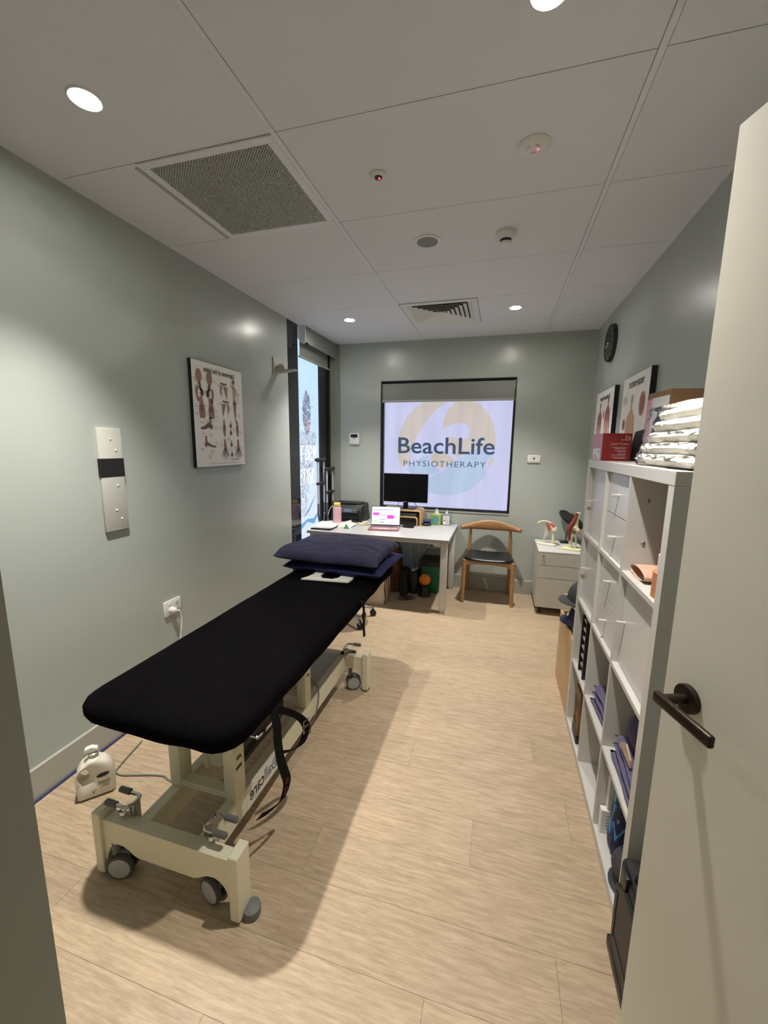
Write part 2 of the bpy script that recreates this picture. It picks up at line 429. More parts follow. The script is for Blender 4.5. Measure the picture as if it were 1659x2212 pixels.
def brush(mb, txt, pl, x, y, w, h, lift):
    n = len(txt); adv = w/n
    for k, ch_ in enumerate(txt):
        for st_ in STROKES[ch_]:
            P = [(x+adv*k+px_*adv*1.15+py_*.018, y+py_*h+.006*math.sin(k*2.3)) for px_, py_ in st_]
            for q0, q1 in zip(P, P[1:]): mb.face([pl(a, b, lift) for a, b in limb([q0, q1], [.013, .013])])
t = MB(); brush(t, 'FORM', pl, .09, 1.36, .35, .15, .0024); brush(t, 'ETTER.', pl, .06, 1.13, .37, .145, .0024)
t.build('film_lettering', FW, w2, smooth=0, recalc=False)
decal([limb([(.14,.8),(.25,.86),(.4,.99)], [.012,.03,.01]), limb([(.05,.70),(.2,.75),(.36,.72),(.47,.80)], [.05,.03,.06,.02])], pl, .001).build('printed_brushstroke', film_mat('film_blue', [(0, (110,176,226))], SIDE_E*.9), w2, smooth=0, recalc=False)
# post in the corner between the side window and the back wall
struct('trim_2', MB().box((-1.93, 4.29, 0), (-1.80, YB+.12, HC)).box((-1.80, 4.31, 0), (-1.765, YB, HC)).box((-1.765, 4.322, 0), (-1.742, YB, HC)), TRIMG, smooth=0)
# roller blind of the side window
sb = thing('roller_blind', 'grey roller blind with pelmet above the narrow side window', 'blind', (-1.80, 3.95, 2.45))
MB().box((-1.79, 3.592, 2.452), (-1.776, 4.325, HC-.006), .003, 1).build('pelmet', BLIND, sb)
MB().prism([(-1.862, HC-.006), (-1.78, HC-.006), (-1.78, 2.47), (-1.80, 2.445), (-1.83, 2.455), (-1.862, 2.50)], lambda a, b: (a, 3.58, b), lambda a, b: (a, 3.592, b)).build('end_bracket', WHITE, sb)
MB().cyl((-1.825, 3.595, 2.545), (-1.825, 4.32, 2.545), .026, 14).build('roller_tube', BLIND, sb)
MB().box((-1.8525, 3.60, 2.345), (-1.851, 4.315, 2.55)).build('blind_fabric', BLIND, sb, smooth=0)
MB().cyl((-1.852, 3.595, 2.338), (-1.852, 4.32, 2.338), .011, 10).build('bottom_rail', ALU, sb)
MB().cyl((-1.775, 3.60, 2.447), (-1.775, 3.614, 2.447), .010, 10).build('end_cap', BLACK, sb)
MB().box((-1.80, 4.31, 2.47), (-1.775, 4.32, 2.56), .003).build('chain_clip', WHITE, sb)

# ------------------------------------------------------------------ back window with the printed sign
w1 = structE('window_1', (-.57, 4.41, WZ0))
FY = 4.425
def frame(mb, x0, x1, z0, z1, w, ya, yb):
    mb.box((x0, ya, z0), (x0+w, yb, z1)); mb.box((x1-w, ya, z0), (x1, yb, z1)); mb.box((x0+w, ya, z0), (x1-w, yb, z0+w)); mb.box((x0+w, ya, z1-w), (x1-w, yb, z1)); return mb
frame(MB(), WX0, WX1, WZ0, WZ1, .022, 4.38, 4.45).build('window_frame', DARKF, w1, smooth=0)
frame(MB(), WX0+.001, WX1-.001, WZ0+.001, WZ1-.001, .010, 4.336, 4.38).build('reveal_lining', BLACKM, w1, smooth=0)
MB().box((WX0+.01, YB-.006, WZ0-.012), (WX1-.004, 4.375, WZ0+.003)).build('window_sill', TRIM, w1, smooth=0)
FILM = film_mat('sign_film_lavender', [(0, (212,214,250))], FILM_E, (9, 1.1), amt=.11)
MB().box((WX0+.022, FY, WZ0+.022), (WX1-.022, FY+.006, WZ1-.022)).build('window_film', FILM, w1, smooth=0)
# the sign is laid out on the film: metres from its centre
PXS = 1.352/1403.0     # photo crop scale used when the emblem was measured
def E(px, py): return ((px-845)*PXS, (960-py)*PXS)
pl = Plane((-.558, FY, 1.418), (1,0,0), (0,0,1), (0,-1,0))
def sm(pts): return [(p.x, p.y) for p in catmull([V((*E(*q), 0)) for q in pts], 5, True)]
SAND = film_mat('film_sand', [(0, (214,203,196))], FILM_E, (9, 1.1), amt=.10)
SKY = film_mat('film_pale_blue', [(0, (186,206,236))], FILM_E, (9, 1.1), amt=.08)
def shape(pts): return [E(*q) for q in pts]
crescent = [(870,335),(760,340),(620,350),(500,410),(400,505),(330,630),(292,760),(280,880),(290,970),(310,1040),(340,1080),(425,1072),(430,1000),(450,900),(500,760),(560,640),(640,530),(730,440),(830,365)]
dome = [(920,372),(1000,352),(1100,356),(1200,410),(1280,495),(1340,610),(1370,740),(1378,850),(1360,880),(1290,868),(1200,880),(1100,915),(1040,945),(985,965),(930,935),(890,880),(860,830),(835,770),(840,745),(920,752),(1000,772),(1060,765),(1085,720),(1085,660),(1060,612),(1000,595),(920,605),(830,640),(785,658),(800,560),(850,450)]
drop = [(790,905),(850,930),(940,1000),(880,1050),(820,1100),(760,1070),(690,1040),(665,1000),(690,940),(740,912)]
sliver = [(1360,960),(1350,1030),(1318,1078),(1306,1020),(1325,975)]
wave = [(1240,880),(1360,945),(1300,970),(1270,1020),(1275,1090),(1297,1130),(1230,1230),(1130,1320),(1020,1370),(920,1395),(820,1400),(720,1388),(640,1365),(560,1330),(560,1240),(640,1215),(740,1170),(840,1100),(940,1020),(1060,940),(1150,895)]
crest = [(660,945),(580,965),(520,1000),(470,1050),(400,1100),(380,1110),(480,1180),(600,1195),(700,1160),(790,1120),(720,1085),(660,1040),(640,1000)]
decal([shape(crescent), shape(dome), shape(drop), shape(sliver)], pl, .0006).build('sign_emblem_sand', SAND, w1, smooth=0, recalc=False)
decal([shape(wave), shape(crest)], pl, .0006).build('sign_emblem_blue', SKY, w1, smooth=0, recalc=False)
SIGNB = mat('sign_blue_letters', (40,62,90), .6, emit=((58,80,108), FILM_E*.85))
x0, y0 = E(292, 930); x1, _ = E(1368, 930)
text(MB(), 'BeachLife', pl, x0, y0, w=x1-x0, h=.172, bold=.012, lift=.0016).build('sign_lettering', SIGNB, w1, smooth=0, recalc=False)
x0, y0 = E(360, 1078); x1, _ = E(1280, 1078)
text(MB(), 'PHYSIOTHERAPY', pl, x0, y0, w=x1-x0, h=.061, bold=-.004, space=1.22, lift=.0016).build('sign_lettering', SIGNB, w1, smooth=0, recalc=False)
bl = thing('roller_blind', 'wide grey roller blind rolled down a little over the back window sign', 'blind', (-.57, 4.36, 1.99))
MB().box((-1.262, 4.352, 2.004), (.112, 4.356, 2.178)).build('blind_fabric', BLIND, bl, smooth=0)
MB().cyl((-1.262, 4.372, 2.165), (.112, 4.372, 2.165), .018, 14).build('roller_tube', BLIND, bl)
MB().box((-1.264, 4.346, 1.984), (.114, 4.362, 2.008), .004).build('bottom_rail', ALU, bl)
for xx in (-1.268, .113): MB().box((xx-.003, 4.338, 2.09), (xx+.006, 4.375, 2.19), .003).build('bracket', ALU, bl)
MB().tube([(.108, 4.342, 2.1), (.107, 4.341, 1.5), (.106, 4.341, .95)], .0022, 6).build('chain', BLACK, bl)
MB().box((.100, 4.338, .90), (.115, 4.352, .965), .003).build('chain_clip', BLACK, bl)

# ------------------------------------------------------------------ ceiling fittings
LEDM = mat('led_diffuser', (255,255,255), .5, emit=((255,249,240), 430))
def downlight(x, y, label, power=1.0, angle=LAMP_ANGLE):
    t = thing('downlight', label, 'downlight', (x, y, HC), 'recessed downlights')
    MB().lathe([(.040, 0), (.040, -.003), (.046, -.005), (.050, -.003), (.052, 0)], (x, y, HC), seg=32).build('trim_ring', WHITE, t)
    MB().lathe([(0, -.0012), (.040, -.0012)], (x, y, HC), seg=32).build('diffuser', LEDM, t, smooth=0)
    l = bpy.data.lights.new('downlight_beam', 'SPOT'); l.energy = LAMP_W*power; l.color = LAMP_COL
    l.spot_size = math.radians(angle); l.spot_blend = LAMP_BLEND; l.shadow_soft_size = .028
    lo = bpy.data.objects.new('downlight_beam', l); COL.objects.link(lo); lo.parent = t; lo.location = (0, 0, -.02)
downlight(-1.34, 1.17, 'lit downlight nearest the left wall, close to the square grille', 1.26, 84.0)
downlight(.055, 1.22, 'lit downlight at the top edge of the photo, above the doorway', .74, 98.0)
downlight(-1.333, 3.542, 'lit downlight left of the slotted air diffuser')
downlight(.055, 3.546, 'lit downlight right of the slotted air diffuser')
GRILLE = mat('grille_white', (196,195,190), .5)
g = thing('return_air_grille', 'large square egg-crate air grille in the ceiling', 'grille', (-1.14, 1.75, HC))
frame_pts = (-1.4465, -.8425, 1.4552, 2.0508)
mb = MB(); a, b, c, d = frame_pts; w = .034
for bx in (((a, c), (b, c+w)), ((a, d-w), (b, d)), ((a, c+w), (a+w, d-w)), ((b-w, c+w), (b, d-w))):
    mb.box((*bx[0], HC-.006), (*bx[1], HC+.011), .002, 1)
mb.build('frame', GRID, g)
mb = MB(); n = 42; x0, x1, y0, y1 = a+w, b-w, c+w, d-w
for i in range(1, n):
    xx = x0+(x1-x0)*i/n; mb.box((xx-.0027, y0, HC-.003), (xx+.0027, y1, HC+.009))
    yy = y0+(y1-y0)*i/n; mb.box((x0, yy-.0027, HC-.003), (x1, yy+.0027, HC+.009))
o = mb.build('egg_crate', GRILLE, g, smooth=0); o['kind'] = 'stuff'
MB().box((x0, y0, HC+.009), (x1, y1, HC+.0115)).build('filter', mat('filter_dark', (52,50,46), .9), g, smooth=0)
MB().box((-1.468, 1.475, HC-.004), (-1.452, 2.045, HC+.006)).build('hinge_strip', ALU, g, smooth=0)
# stepped square diffuser
df = thing('air_diffuser', 'square slotted air diffuser between the two far downlights', 'vent', (-.53, 3.553, HC))
mb = MB(); a, b, c, d = -.818, -.225, 3.262, 3.845
mb2 = MB()
for bx in (((a, c), (b, c+.05)), ((a, d-.05), (b, d)), ((a, c+.05), (a+.05, d-.05)), ((b-.05, c+.05), (b, d-.05))): mb2.box((*bx[0], HC-.005), (*bx[1], HC+.011), .002, 1)
mb2.build('frame', WHITE, df)
MB().box((a+.05, c+.05, HC+.010), (b-.05, d-.05, HC+.0115)).build('void', BLACKM, df, smooth=0)
for k in range(6):
    r0 = .05+.036*k; mb = MB(); A = (a+r0, b-r0, c+r0, d-r0)
    # each louvre: a square ring whose blades slope down and outwards
    zi, zo, wd = HC-.004, HC+.009, .030
    def ring(q, z): return [(A[0]+q, A[2]+q, z), (A[1]-q, A[2]+q, z), (A[1]-q, A[3]-q, z), (A[0]+q, A[3]-q, z)]
    P = ring(.0, zi-.002); Q = ring(wd, zo); P2 = ring(.0, zi); Q2 = ring(wd, zo+.0015)
    for i in range(4):
        j = (i+1) % 4
        mb.face([P[i], P[j], Q[j], Q[i]]); mb.face([P2[i], P2[j], Q2[j], Q2[i]]); mb.face([P[i], P[j], P2[j], P2[i]])
    mb.build('louvre', WHITE, df, smooth=0)
MB().box((a+.266, c+.262, HC-.006), (b-.266, d-.262, HC+.004), .002, 1).build('core', WHITE, df)
def disc_thing(name, label, cat, x, y, prof, m, extra=None):
    t = thing(name, label, cat, (x, y, HC)); MB().lathe(prof, (x, y, HC), seg=32).build('body', m, t)
    if extra: extra(t)
    return t
REDL = mat('red_led', (255,40,50), .4, emit=((255,60,70), 6))
SMOKED = mat('smoked_lens', (90,66,62), .2)
def ex1(t):
    MB().ell((-.536, 1.758, HC-.012), (.016, .016, .010), 14, 8).build('lens', SMOKED, t)
    MB().ell((-.530, 1.752, HC-.021), .0035, 8, 6).build('indicator', REDL, t)
disc_thing('motion_sensor', 'small round ceiling sensor with a red light beside the grille', 'sensor', -.538, 1.76, [(.034, 0), (.034, -.006), (.028, -.011), (.018, -.012), (0, -.012)], WHITE, ex1)
def ex2(t):
    for dx, dy in ((-.02, -.012), (.012, -.018), (-.002, .018)): MB().obox((.058+dx, 1.752+dy, HC-.016), (.02, .008, .006), Matrix.Rotation(dx*60, 3, 'Z'), .001).build('clip', GRID, t)
    MB().ell((.072, 1.748, HC-.017), .003, 8, 6).build('indicator', REDL, t)
disc_thing('detector_base', 'wide flat white ceiling disc with clips and a tiny red light', 'detector', .058, 1.752, [(.06, 0), (.06, -.004), (.054, -.009), (.04, -.013), (0, -.013)], WHITE, ex2)
def ex3(t): MB().lathe([(0, -.0065), (.056, -.0065), (.056, -.005)], (-.437, 2.345, HC), seg=32).build('speaker_mesh', mat('speaker_mesh', (150,150,150), .6, bump=(1500, .6)), t)
disc_thing('ceiling_speaker', 'round flush ceiling speaker with grey mesh', 'speaker', -.437, 2.345, [(.072, 0), (.072, -.004), (.062, -.006), (.057, -.0055), (0, -.005)], WHITE, ex3)
def ex4(t):
    MB().lathe([(.030, -.036), (.027, -.038), (.027, -.046), (.030, -.048)], (-.033, 2.355, HC), seg=24).build('smoke_slot', BLACK, t)
    MB().lathe([(.030, -.048), (.028, -.056), (.018, -.060), (0, -.060)], (-.033, 2.355, HC), seg=24).build('cap', WHITE, t)
disc_thing('smoke_detector', 'white domed smoke detector with a black slot', 'smoke detector', -.033, 2.355, [(.052, 0), (.052, -.014), (.046, -.022), (.034, -.034), (.030, -.036), (0, -.036)], WHITE, ex4)

# ------------------------------------------------------------------ the open door
HX, HY, DA = .345, .88, math.atan2(-.946, .325)   # latch-side edge and direction towards the hinges
du = V((math.cos(DA), math.sin(DA), 0)); dn = V((du.y, -du.x, 0))   # dn points into the room (towards -x)
if dn.x > 0: dn = -dn
DR = Matrix((( du.x, dn.x, 0), (du.y, dn.y, 0), (0, 0, 1)))
dl = structE('door_1', (HX+.41*du.x, HY+.41*du.y, 0))
c = V((HX, HY, 0))+du*.41-dn*.0185
MB().obox((c.x, c.y, 1.026), (.82, .037, 2.036), DR, .002, 1).build('door_leaf', DOORM, dl)
hp = V((HX, HY, 1.062))+du*.062
MB().lathe([(.027, 0), (.027, .008), (.0255, .0095), (0, .0095)], hp, dn, 32).build('handle_rose', BRONZE, dl)
mb = MB().cyl(hp+dn*.0095, hp+dn*.050, .0095, 16)
mb.build('handle_neck', BRONZE, dl)
lc = hp+dn*.056+du*.050
MB().obox(lc, (.128, .012, .022), DR, .004, 3).build('handle_lever', BRONZE, dl)

# ------------------------------------------------------------------ left wall fittings
def poster_board(t, pl, w, h, depth, edge=BLACKM):
    """pl origin is the lower corner of the face; the board goes back along -n"""
    mb = MB(); P = [pl(*q) for q in rect(0, 0, w, h)]; Q = [pl(a, b, -depth) for a, b in rect(0, 0, w, h)]
    mb.hexa(Q+P); mb.build('board', edge, t, smooth=0)
    decal([rect(.002, .002, w-.004, h-.004)], pl, .0008).build('print', POSTER, t, smooth=0, recalc=False)
PBROWN = mat('print_brown', (150,118,98), .6); PDARK = mat('print_dark', (104,84,78), .6); PPALE = mat('print_pale', (186,160,140), .6)
po = thing('wall_poster', 'white anatomy poster of joint ligaments on the left wall', 'poster', (XL, 2.385, 1.37))
pw, ph = .505, .66
pl = Plane((XL+.022, 2.134, 1.372), (0,1,0), (0,0,1), (1,0,0))
poster_board(po, pl, pw, ph, .022)
mpl = Plane(pl(pw, 0), (0,-1,0), (0,0,1), (1,0,0))      # mirrored writing runs towards the viewer
text(MB(), 'Ligaments of the Joints', mpl, .085, .60, w=.31, h=.030, bold=.025, lift=.0018).build('title', INK, po, smooth=0, recalc=False)
br, dk, pa, cap = [], [], [], []
def hip(x, y, s, f):
    br.append(oval(x, y+.05*s, .022*s, .034*s)); dk.append(limb([(x, y+.02*s), (x+f*.01, y-.01*s), (x+f*.022*s, y-.04*s)], [.02*s, .016*s, .012*s]))
    pa.append(oval(x+f*.018*s, y-.03*s, .014*s, .02*s)); br.append(limb([(x-f*.012*s, y), (x-f*.022*s, y-.03*s), (x-f*.012*s, y-.075*s)], [.016*s, .018*s, .013*s]))
hip(.062, .505, 1.25, 1); hip(.158, .50, 1.25, -1)
for hx, f in ((.062, 1), (.158, -1)):
    for q in ([(0, -.012), (.03, -.03)], [(.03, -.03), (.022, -.062)], [(.022, -.062), (.002, -.04)]): dk.append(limb([(hx+f*a, .505+b) for a, b in q], [.009, .008]))
def shoulder(x, y, f):
    dk.append(limb([(x-.03, y+.05), (x, y+.045), (x+.035, y+.048)], [.01, .014, .01])); br.append(limb([(x-f*.022, y+.035), (x-f*.028, y), (x-f*.024, y-.03)], [.022, .018, .012]))
    br.append([(x-f*.005, y+.035), (x+f*.04, y+.03), (x+f*.035, y-.06), (x+f*.012, y-.01)])
shoulder(.295, .50, 1); shoulder(.31, .385, -1)
# full figure, arm raised
pa.append(limb([(.40, .575), (.405, .555), (.41, .52), (.41, .46), (.412, .43)], [.022, .016, .036, .03, .036])); dk.append(oval(.405, .575, .013, .017))
pa.append(limb([(.398, .53), (.376, .555), (.385, .58)], [.014, .01, .008])); pa.append(limb([(.425, .53), (.447, .48), (.455, .43)], [.012, .01, .006]))
br.append(limb([(.403, .42), (.402, .37), (.41, .33), (.418, .29)], [.018, .014, .01, .008])); br.append(limb([(.42, .42), (.418, .385), (.42, .34)], [.018, .012, .01])); dk.append(oval(.41, .43, .02, .014))
for kx in (.075, .162):
    br.append(limb([(kx-.008, .44), (kx, .40), (kx+.002, .36), (kx+.002, .31)], [.028, .04, .058, .048])); dk.append(oval(kx, .37, .015, .024)); pa.append(oval(kx+.006, .335, .012, .016))
dk.append(limb([(.055, .245), (.09, .25), (.13, .27), (.165, .255)], [.012, .022, .032, .03])); br.append(limb([(.15, .32), (.148, .28)], [.018, .026]))
dk.append(limb([(.19, .13), (.15, .135), (.11, .15), (.085, .14)], [.01, .014, .022, .03])); br.append(limb([(.098, .20), (.10, .16)], [.016, .024]))
for ex in (.285, .428): br.append(limb([(ex, .315), (ex, .268), (ex-.002, .24), (ex+.003, .20)], [.012, .026, .030, .014])); dk.append(oval(ex+.004, .262, .010, .018))
for fy in (.275, .225, .145, .075): dk.append(oval(.355, fy, .012, .015)); br.append(limb([(.355, fy+.03), (.355, fy+.01)], [.008, .01]))
for hx, f in ((.285, 1), (.43, -1)):
    br.append(limb([(hx, .182), (hx, .15), (hx+.002, .118)], [.018, .024, .032]))
    for k in range(5): dk.append(limb([(hx+(k-2)*.006, .118), (hx+(k-2)*.015, .078), (hx+(k-2)*.021, .038+.013*abs(k-2))], [.007, .006, .004]))
rr = random.Random(5)
for cx, cy in ((.03,.55),(.11,.555),(.2,.55),(.25,.54),(.03,.5),(.11,.48),(.2,.49),(.345,.53),(.03,.39),(.115,.39),(.21,.37),(.03,.34),(.12,.345),(.21,.33),(.26,.42),(.36,.40),(.46,.5),(.46,.36),(.07,.285),(.12,.3),(.19,.3),(.2,.26),(.08,.215),(.15,.21),(.2,.16),(.06,.12),(.15,.105),(.245,.26),(.33,.19),(.39,.26),(.46,.24),(.25,.15),(.33,.12),(.395,.13),(.46,.13),(.13,.075)):
    for k in range(rr.randint(2, 4)): cap.append(rect(cx-.016+rr.uniform(-.004, .004), cy-.007*k, rr.uniform(.018, .036), .0022))
cap.append(rect(.12, .018, .3, .003)); cap += [rect(.345+.03*k, .035, .016, .014) for k in range(3)]
for P, m, lf in ((br, PBROWN, .0016), (dk, PDARK, .0021), (pa, PPALE, .0013)):
    for q in P: decal([q], pl, lf).build('illustration', m, po, smooth=0, recalc=False)
decal(cap, pl, .0011).build('caption', INKG, po, smooth=0, recalc=False)['kind'] = 'stuff'
# switch column on the left wall
pt = thing('wall_plate', 'tall narrow white plate with a black band on the left wall', 'plate', (XL, 1.562, 1.085))
MB().box((XL, 1.500, 1.085), (XL+.016, 1.624, 1.592), .003).build('plate', mat('plate_white', (196,197,187), .4), pt)
MB().box((XL+.0005, 1.497, 1.355), (XL+.018, 1.627, 1.445), .002, 1).build('black_tape', BLACKM, pt)
for yy, zz in ((1.562,1.538),(1.588,1.484),(1.58,1.31),(1.562,1.188),(1.588,1.142)): MB().ell((XL+.016, yy, zz), (.004, .006, .006), 10, 6).build('screw_cap', WHITE, pt)
def outlet(name, label, y0, y1, z0, z1, face, group=None):
    t = thing(name, label, 'outlet', (face, (y0+y1)/2, z0))
    MB().box((face, y0, z0), (face+.012, y1, z1), .003).build('plate', WHITE, t)
    for k in (.28, .72):
        yy = y0+(y1-y0)*k
        MB().box((face+.012, yy-.008, z1-.026), (face+.016, yy+.008, z1-.012), .001).build('switch', WHITE, t)
        MB().box((face+.0118, yy-.006, z0+.022), (face+.0126, yy+.006, z0+.026)).build('socket_slot', INK, t, smooth=0)
    return t
outlet('wall_outlet', 'white double outlet with a plug in, on the left wall', 1.812, 1.938, .508, .600, XL)
pg = thing('power_lead', 'white plug and cord hanging from the left wall outlet', 'cord', (XL+.03, 1.85, .54))
MB().lathe([(.017, 0), (.019, .012), (.017, .03), (.008, .04), (0, .04)], (XL+.0125, 1.855, .545), (1,0,0), 16).build('plug', WHITE, pg)
MB().tube([(XL+.05, 1.855, .545), (XL+.062, 1.875, .53), (XL+.06, 1.882, .46), (XL+.05, 1.868, .33), (XL+.05, 1.862, .18), (XL+.055, 1.80, .02), (XL+.09, 1.62, .006)], .004, 8, smooth=6).build('cord', WHITE, pg)
hk = thing('wall_bracket', 'small white bracket arm by the dark window strip', 'bracket', (XL, 3.17, 2.10))
WB = mat('bracket_white', (176,174,165), .45)
MB().box((XL, 3.105, 2.10), (XL+.012, 3.175, 2.235), .003).build('back_plate', WB, hk)
MB().lathe([(.036, 0), (.036, .03), (.03, .036), (0, .036)], (XL+.045, 3.155, 2.15), (0,1,0), 18).build('hinge_drum', WB, hk)
MB().prism([(XL+.01, 2.112), (XL+.05, 2.112), (XL+.19, 2.128), (XL+.19, 2.136), (XL+.05, 2.134), (XL+.01, 2.15)], lambda a, b: (a, 3.125, b), lambda a, b: (a, 3.185, b)).build('arm', WB, hk)
# back wall fittings
th = thing('thermostat', 'small white thermostat with a dark screen left of the back window', 'thermostat', (-1.57, YB, 1.535))
MB().box((-1.628, YB-.02, 1.535), (-1.512, YB, 1.656), .004).build('case', WHITE, th)
MB().box((-1.612, YB-.0212, 1.609), (-1.532, YB-.0195, 1.646)).build('screen', mat('lcd_dark', (18,26,26), .25), th, smooth=0)
MB().box((-1.582, YB-.022, 1.594), (-1.562, YB-.0195, 1.603), .001).build('button', GREYR, th)
sw = thing('wall_switch', 'white switch plate with a dark heart mark right of the back window', 'switch', (.329, YB, 1.372))
MB().box((.268, YB-.012, 1.372), (.391, YB, 1.448), .003).build('plate', WHITE, sw)
for k in range(3): MB().box((.29+.032*k, YB-.016, 1.385), (.306+.032*k, YB-.011, 1.400), .002).build('rocker', WHITE, sw)
pl = Plane((.329, YB-.012, 1.412), (1,0,0), (0,0,1), (0,-1,0))
decal([[(0,-.012),(.011,.002),(.009,.009),(.004,.009),(0,.005),(-.004,.009),(-.009,.009),(-.011,.002)]], pl).build('heart_mark', INK, sw, smooth=0, recalc=False)
decal([rect(-.03+.014*k, .018, .01, .004) for k in range(5)], pl).build('caption', INKG, sw, smooth=0, recalc=False)
MB().ell((.345, YB-.012, 1.402), .002, 8, 6).build('indicator', REDL, sw)
# clock on the right wall
ck = thing('wall_clock', 'round black wall clock with white hour marks high on the right wall', 'clock', (XR, 3.80, 2.36))
CX, CY, CZ, CR = XR, 3.76, 2.35, .142
MB().lathe([(CR, 0), (CR, .026), (CR-.004, .032), (CR-.008, .032), (CR-.010, .027), (0, .027)], (CX, CY, CZ), (-1,0,0), 48).build('case', BLACK, ck)
pl = Plane((CX-.027, CY, CZ), (0,1,0), (0,0,1), (-1,0,0))
decal([limb([((CR-.045)*math.sin(a), (CR-.045)*math.cos(a)), ((CR-.018)*math.sin(a), (CR-.018)*math.cos(a))], [.005, .005]) for a in [k*PI/6 for k in range(12)]], pl, .001).build('hour_mark', mat('clock_white', (236,236,232), .5), ck, smooth=0, recalc=False)
for a, ln, w in ((1.35, .07, .007), (1.75, .10, .005)):
    e = (ln*math.sin(a), ln*math.cos(a)); MB().hexa([pl(p, q, .002) for p, q in limb([(0, 0), e], [w, w])]+[pl(p, q, .0035) for p, q in limb([(0, 0), e], [w, w])]).build('hand', MATS['clock_white'], ck, smooth=0)
# the two posters on the right wall
def body_fig(x, y, s, arms=True):
    P = [oval(x, y+.40*s, .028*s, .036*s), limb([(x, y+.37*s), (x, y+.33*s)], [.03*s, .036*s]), limb([(x, y+.335*s), (x, y+.29*s), (x, y+.2*s), (x, y+.1*s), (x, y+.02*s), (x, y-.03*s)], [.05*s, .14*s, .125*s, .10*s, .12*s, .125*s])]
    for f in (-1, 1):
        P.append(limb([(x+f*.035*s, y-.02*s), (x+f*.036*s, y-.16*s), (x+f*.03*s, y-.3*s)], [.062*s, .05*s, .035*s]))
        if arms: P.append(limb([(x+f*.068*s, y+.29*s), (x+f*.09*s, y+.16*s), (x+f*.105*s, y+.0*s)], [.036*s, .03*s, .022*s]))
    return P
def wall_poster_right(label, y0, y1, z0, z1, figs, title):
    t = thing('wall_poster', label, 'poster', (XR, (y0+y1)/2, z0))
    pl = Plane((XR-.03, y1, z0), (0,-1,0), (0,0,1), (-1,0,0)); w, h = y1-y0, z1-z0
    poster_board(t, pl, w, h, .03)
    mp = Plane(pl(w, 0), (0,1,0), (0,0,1), (-1,0,0))
    text(MB(), title, mp, w*.2, h-.075, w=w*.56, h=.034, bold=.02, lift=.002).build('title', INK, t, smooth=0, recalc=False)
    for k, (P, m) in enumerate(figs(w, h)):
        if m is INKG: decal(P, pl, .0014+.0005*k).build('caption', m, t, smooth=0, recalc=False)['kind'] = 'stuff'; continue
        for i, q in enumerate(P): decal([q], pl, .0014+.0005*k+.00005*(i % 5)).build('illustration', m, t, smooth=0, recalc=False)
    for a, b in ((.02, h-.02), (w-.02, h-.02)): MB().ell(pl(a, b, .001), (.002, .005, .005), 8, 6).build('screw', STEEL, t)
SKINP = mat('print_skin', (196,152,116), .6); REDP = mat('print_red', (142,84,84), .6); ROSE = mat('print_rose', (170,110,96), .6)
def figs1(w, h): return [(body_fig(w*.29, h*.46, .72)+body_fig(w*.73, h*.46, .80)+[oval(w*.52, h*.74, .016, .035)], REDP), (body_fig(w*.29, h*.47, .40, False)+body_fig(w*.73, h*.47, .46, False), mat('print_pink', (186,128,124), .6)),
    ([rect(w*.05, h*(.3+.06*k), .04, .004) for k in range(9)]+[rect(w*.88, h*(.3+.06*k), .04, .004) for k in range(9)], INKG)]
def figs2(w, h): return [(body_fig(w*.42, h*.30, .93), SKINP), ([oval(w*.80, h*.74, .052, .072)], ROSE), ([oval(w*.80, h*.74, .03, .05), oval(w*.16, h*.60, .026, .036)], REDP),
    ([rect(w*.05, h*.83-.008*k, .1, .003) for k in range(6)]+[rect(w*.72+.04*(k % 2), h*(.52-.028*k), .035, .003) for k in range(12)]+[rect(w*.1, h*.36-.01*k, .06, .003) for k in range(8)], INKG)]
wall_poster_right('framed anatomy poster of red figures, below the wall clock', 3.42, 3.985, 1.24, 1.983, figs1, 'The Muscular System')
wall_poster_right('framed anatomy poster of a tan torso, between the red figures poster and the brown box', 2.66, 3.185, 1.23, 1.980, figs2, 'TRIGGER POINTS SET')

# ------------------------------------------------------------------ treatment table
TT = thing('treatment_table', 'treatment table in black towelling on a cream wheeled frame', 'table', (-1.02, 1.6, 0))
# fitted cover
X0, X1, Y0, Y1 = -1.338, -.706, .888, 2.86
CXm, CYm = (X0+X1)/2, (Y0+Y1)/2
def outline(t, inset, rc):
    hx, hy = (X1-X0)/2-inset, (Y1-Y0)/2-inset; rc = max(rc-inset*.6, .015)
    segs = []
    for sx, sy, a0 in ((1,-1,-PI/2), (1,1,0), (-1,1,PI/2), (-1,-1,PI)):
        for k in range(9): segs.append((sx*(hx-rc)+rc*math.cos(a0+k*PI/16), sy*(hy-rc)+rc*math.sin(a0+k*PI/16)))
    # close and resample
    segs.append(segs[0]); L = [0]
    for p, q in zip(segs, segs[1:]): L.append(L[-1]+math.hypot(q[0]-p[0], q[1]-p[1]))
    d = (t % 1.0)*L[-1]
    for i in range(len(segs)-1):
        if L[i+1] >= d: break
    f = (d-L[i])/max(L[i+1]-L[i], 1e-9); p, q = segs[i], segs[i+1]
    return CXm+p[0]+(q[0]-p[0])*f, CYm+p[1]+(q[1]-p[1])*f
prof = [(.30, .676), (.20, .677), (.10, .677), (.045, .674), (.02, .667), (.006, .656), (0, .642), (.001, .624), (.008, .606), (.022, .597), (.05, .596), (.09, .602)]
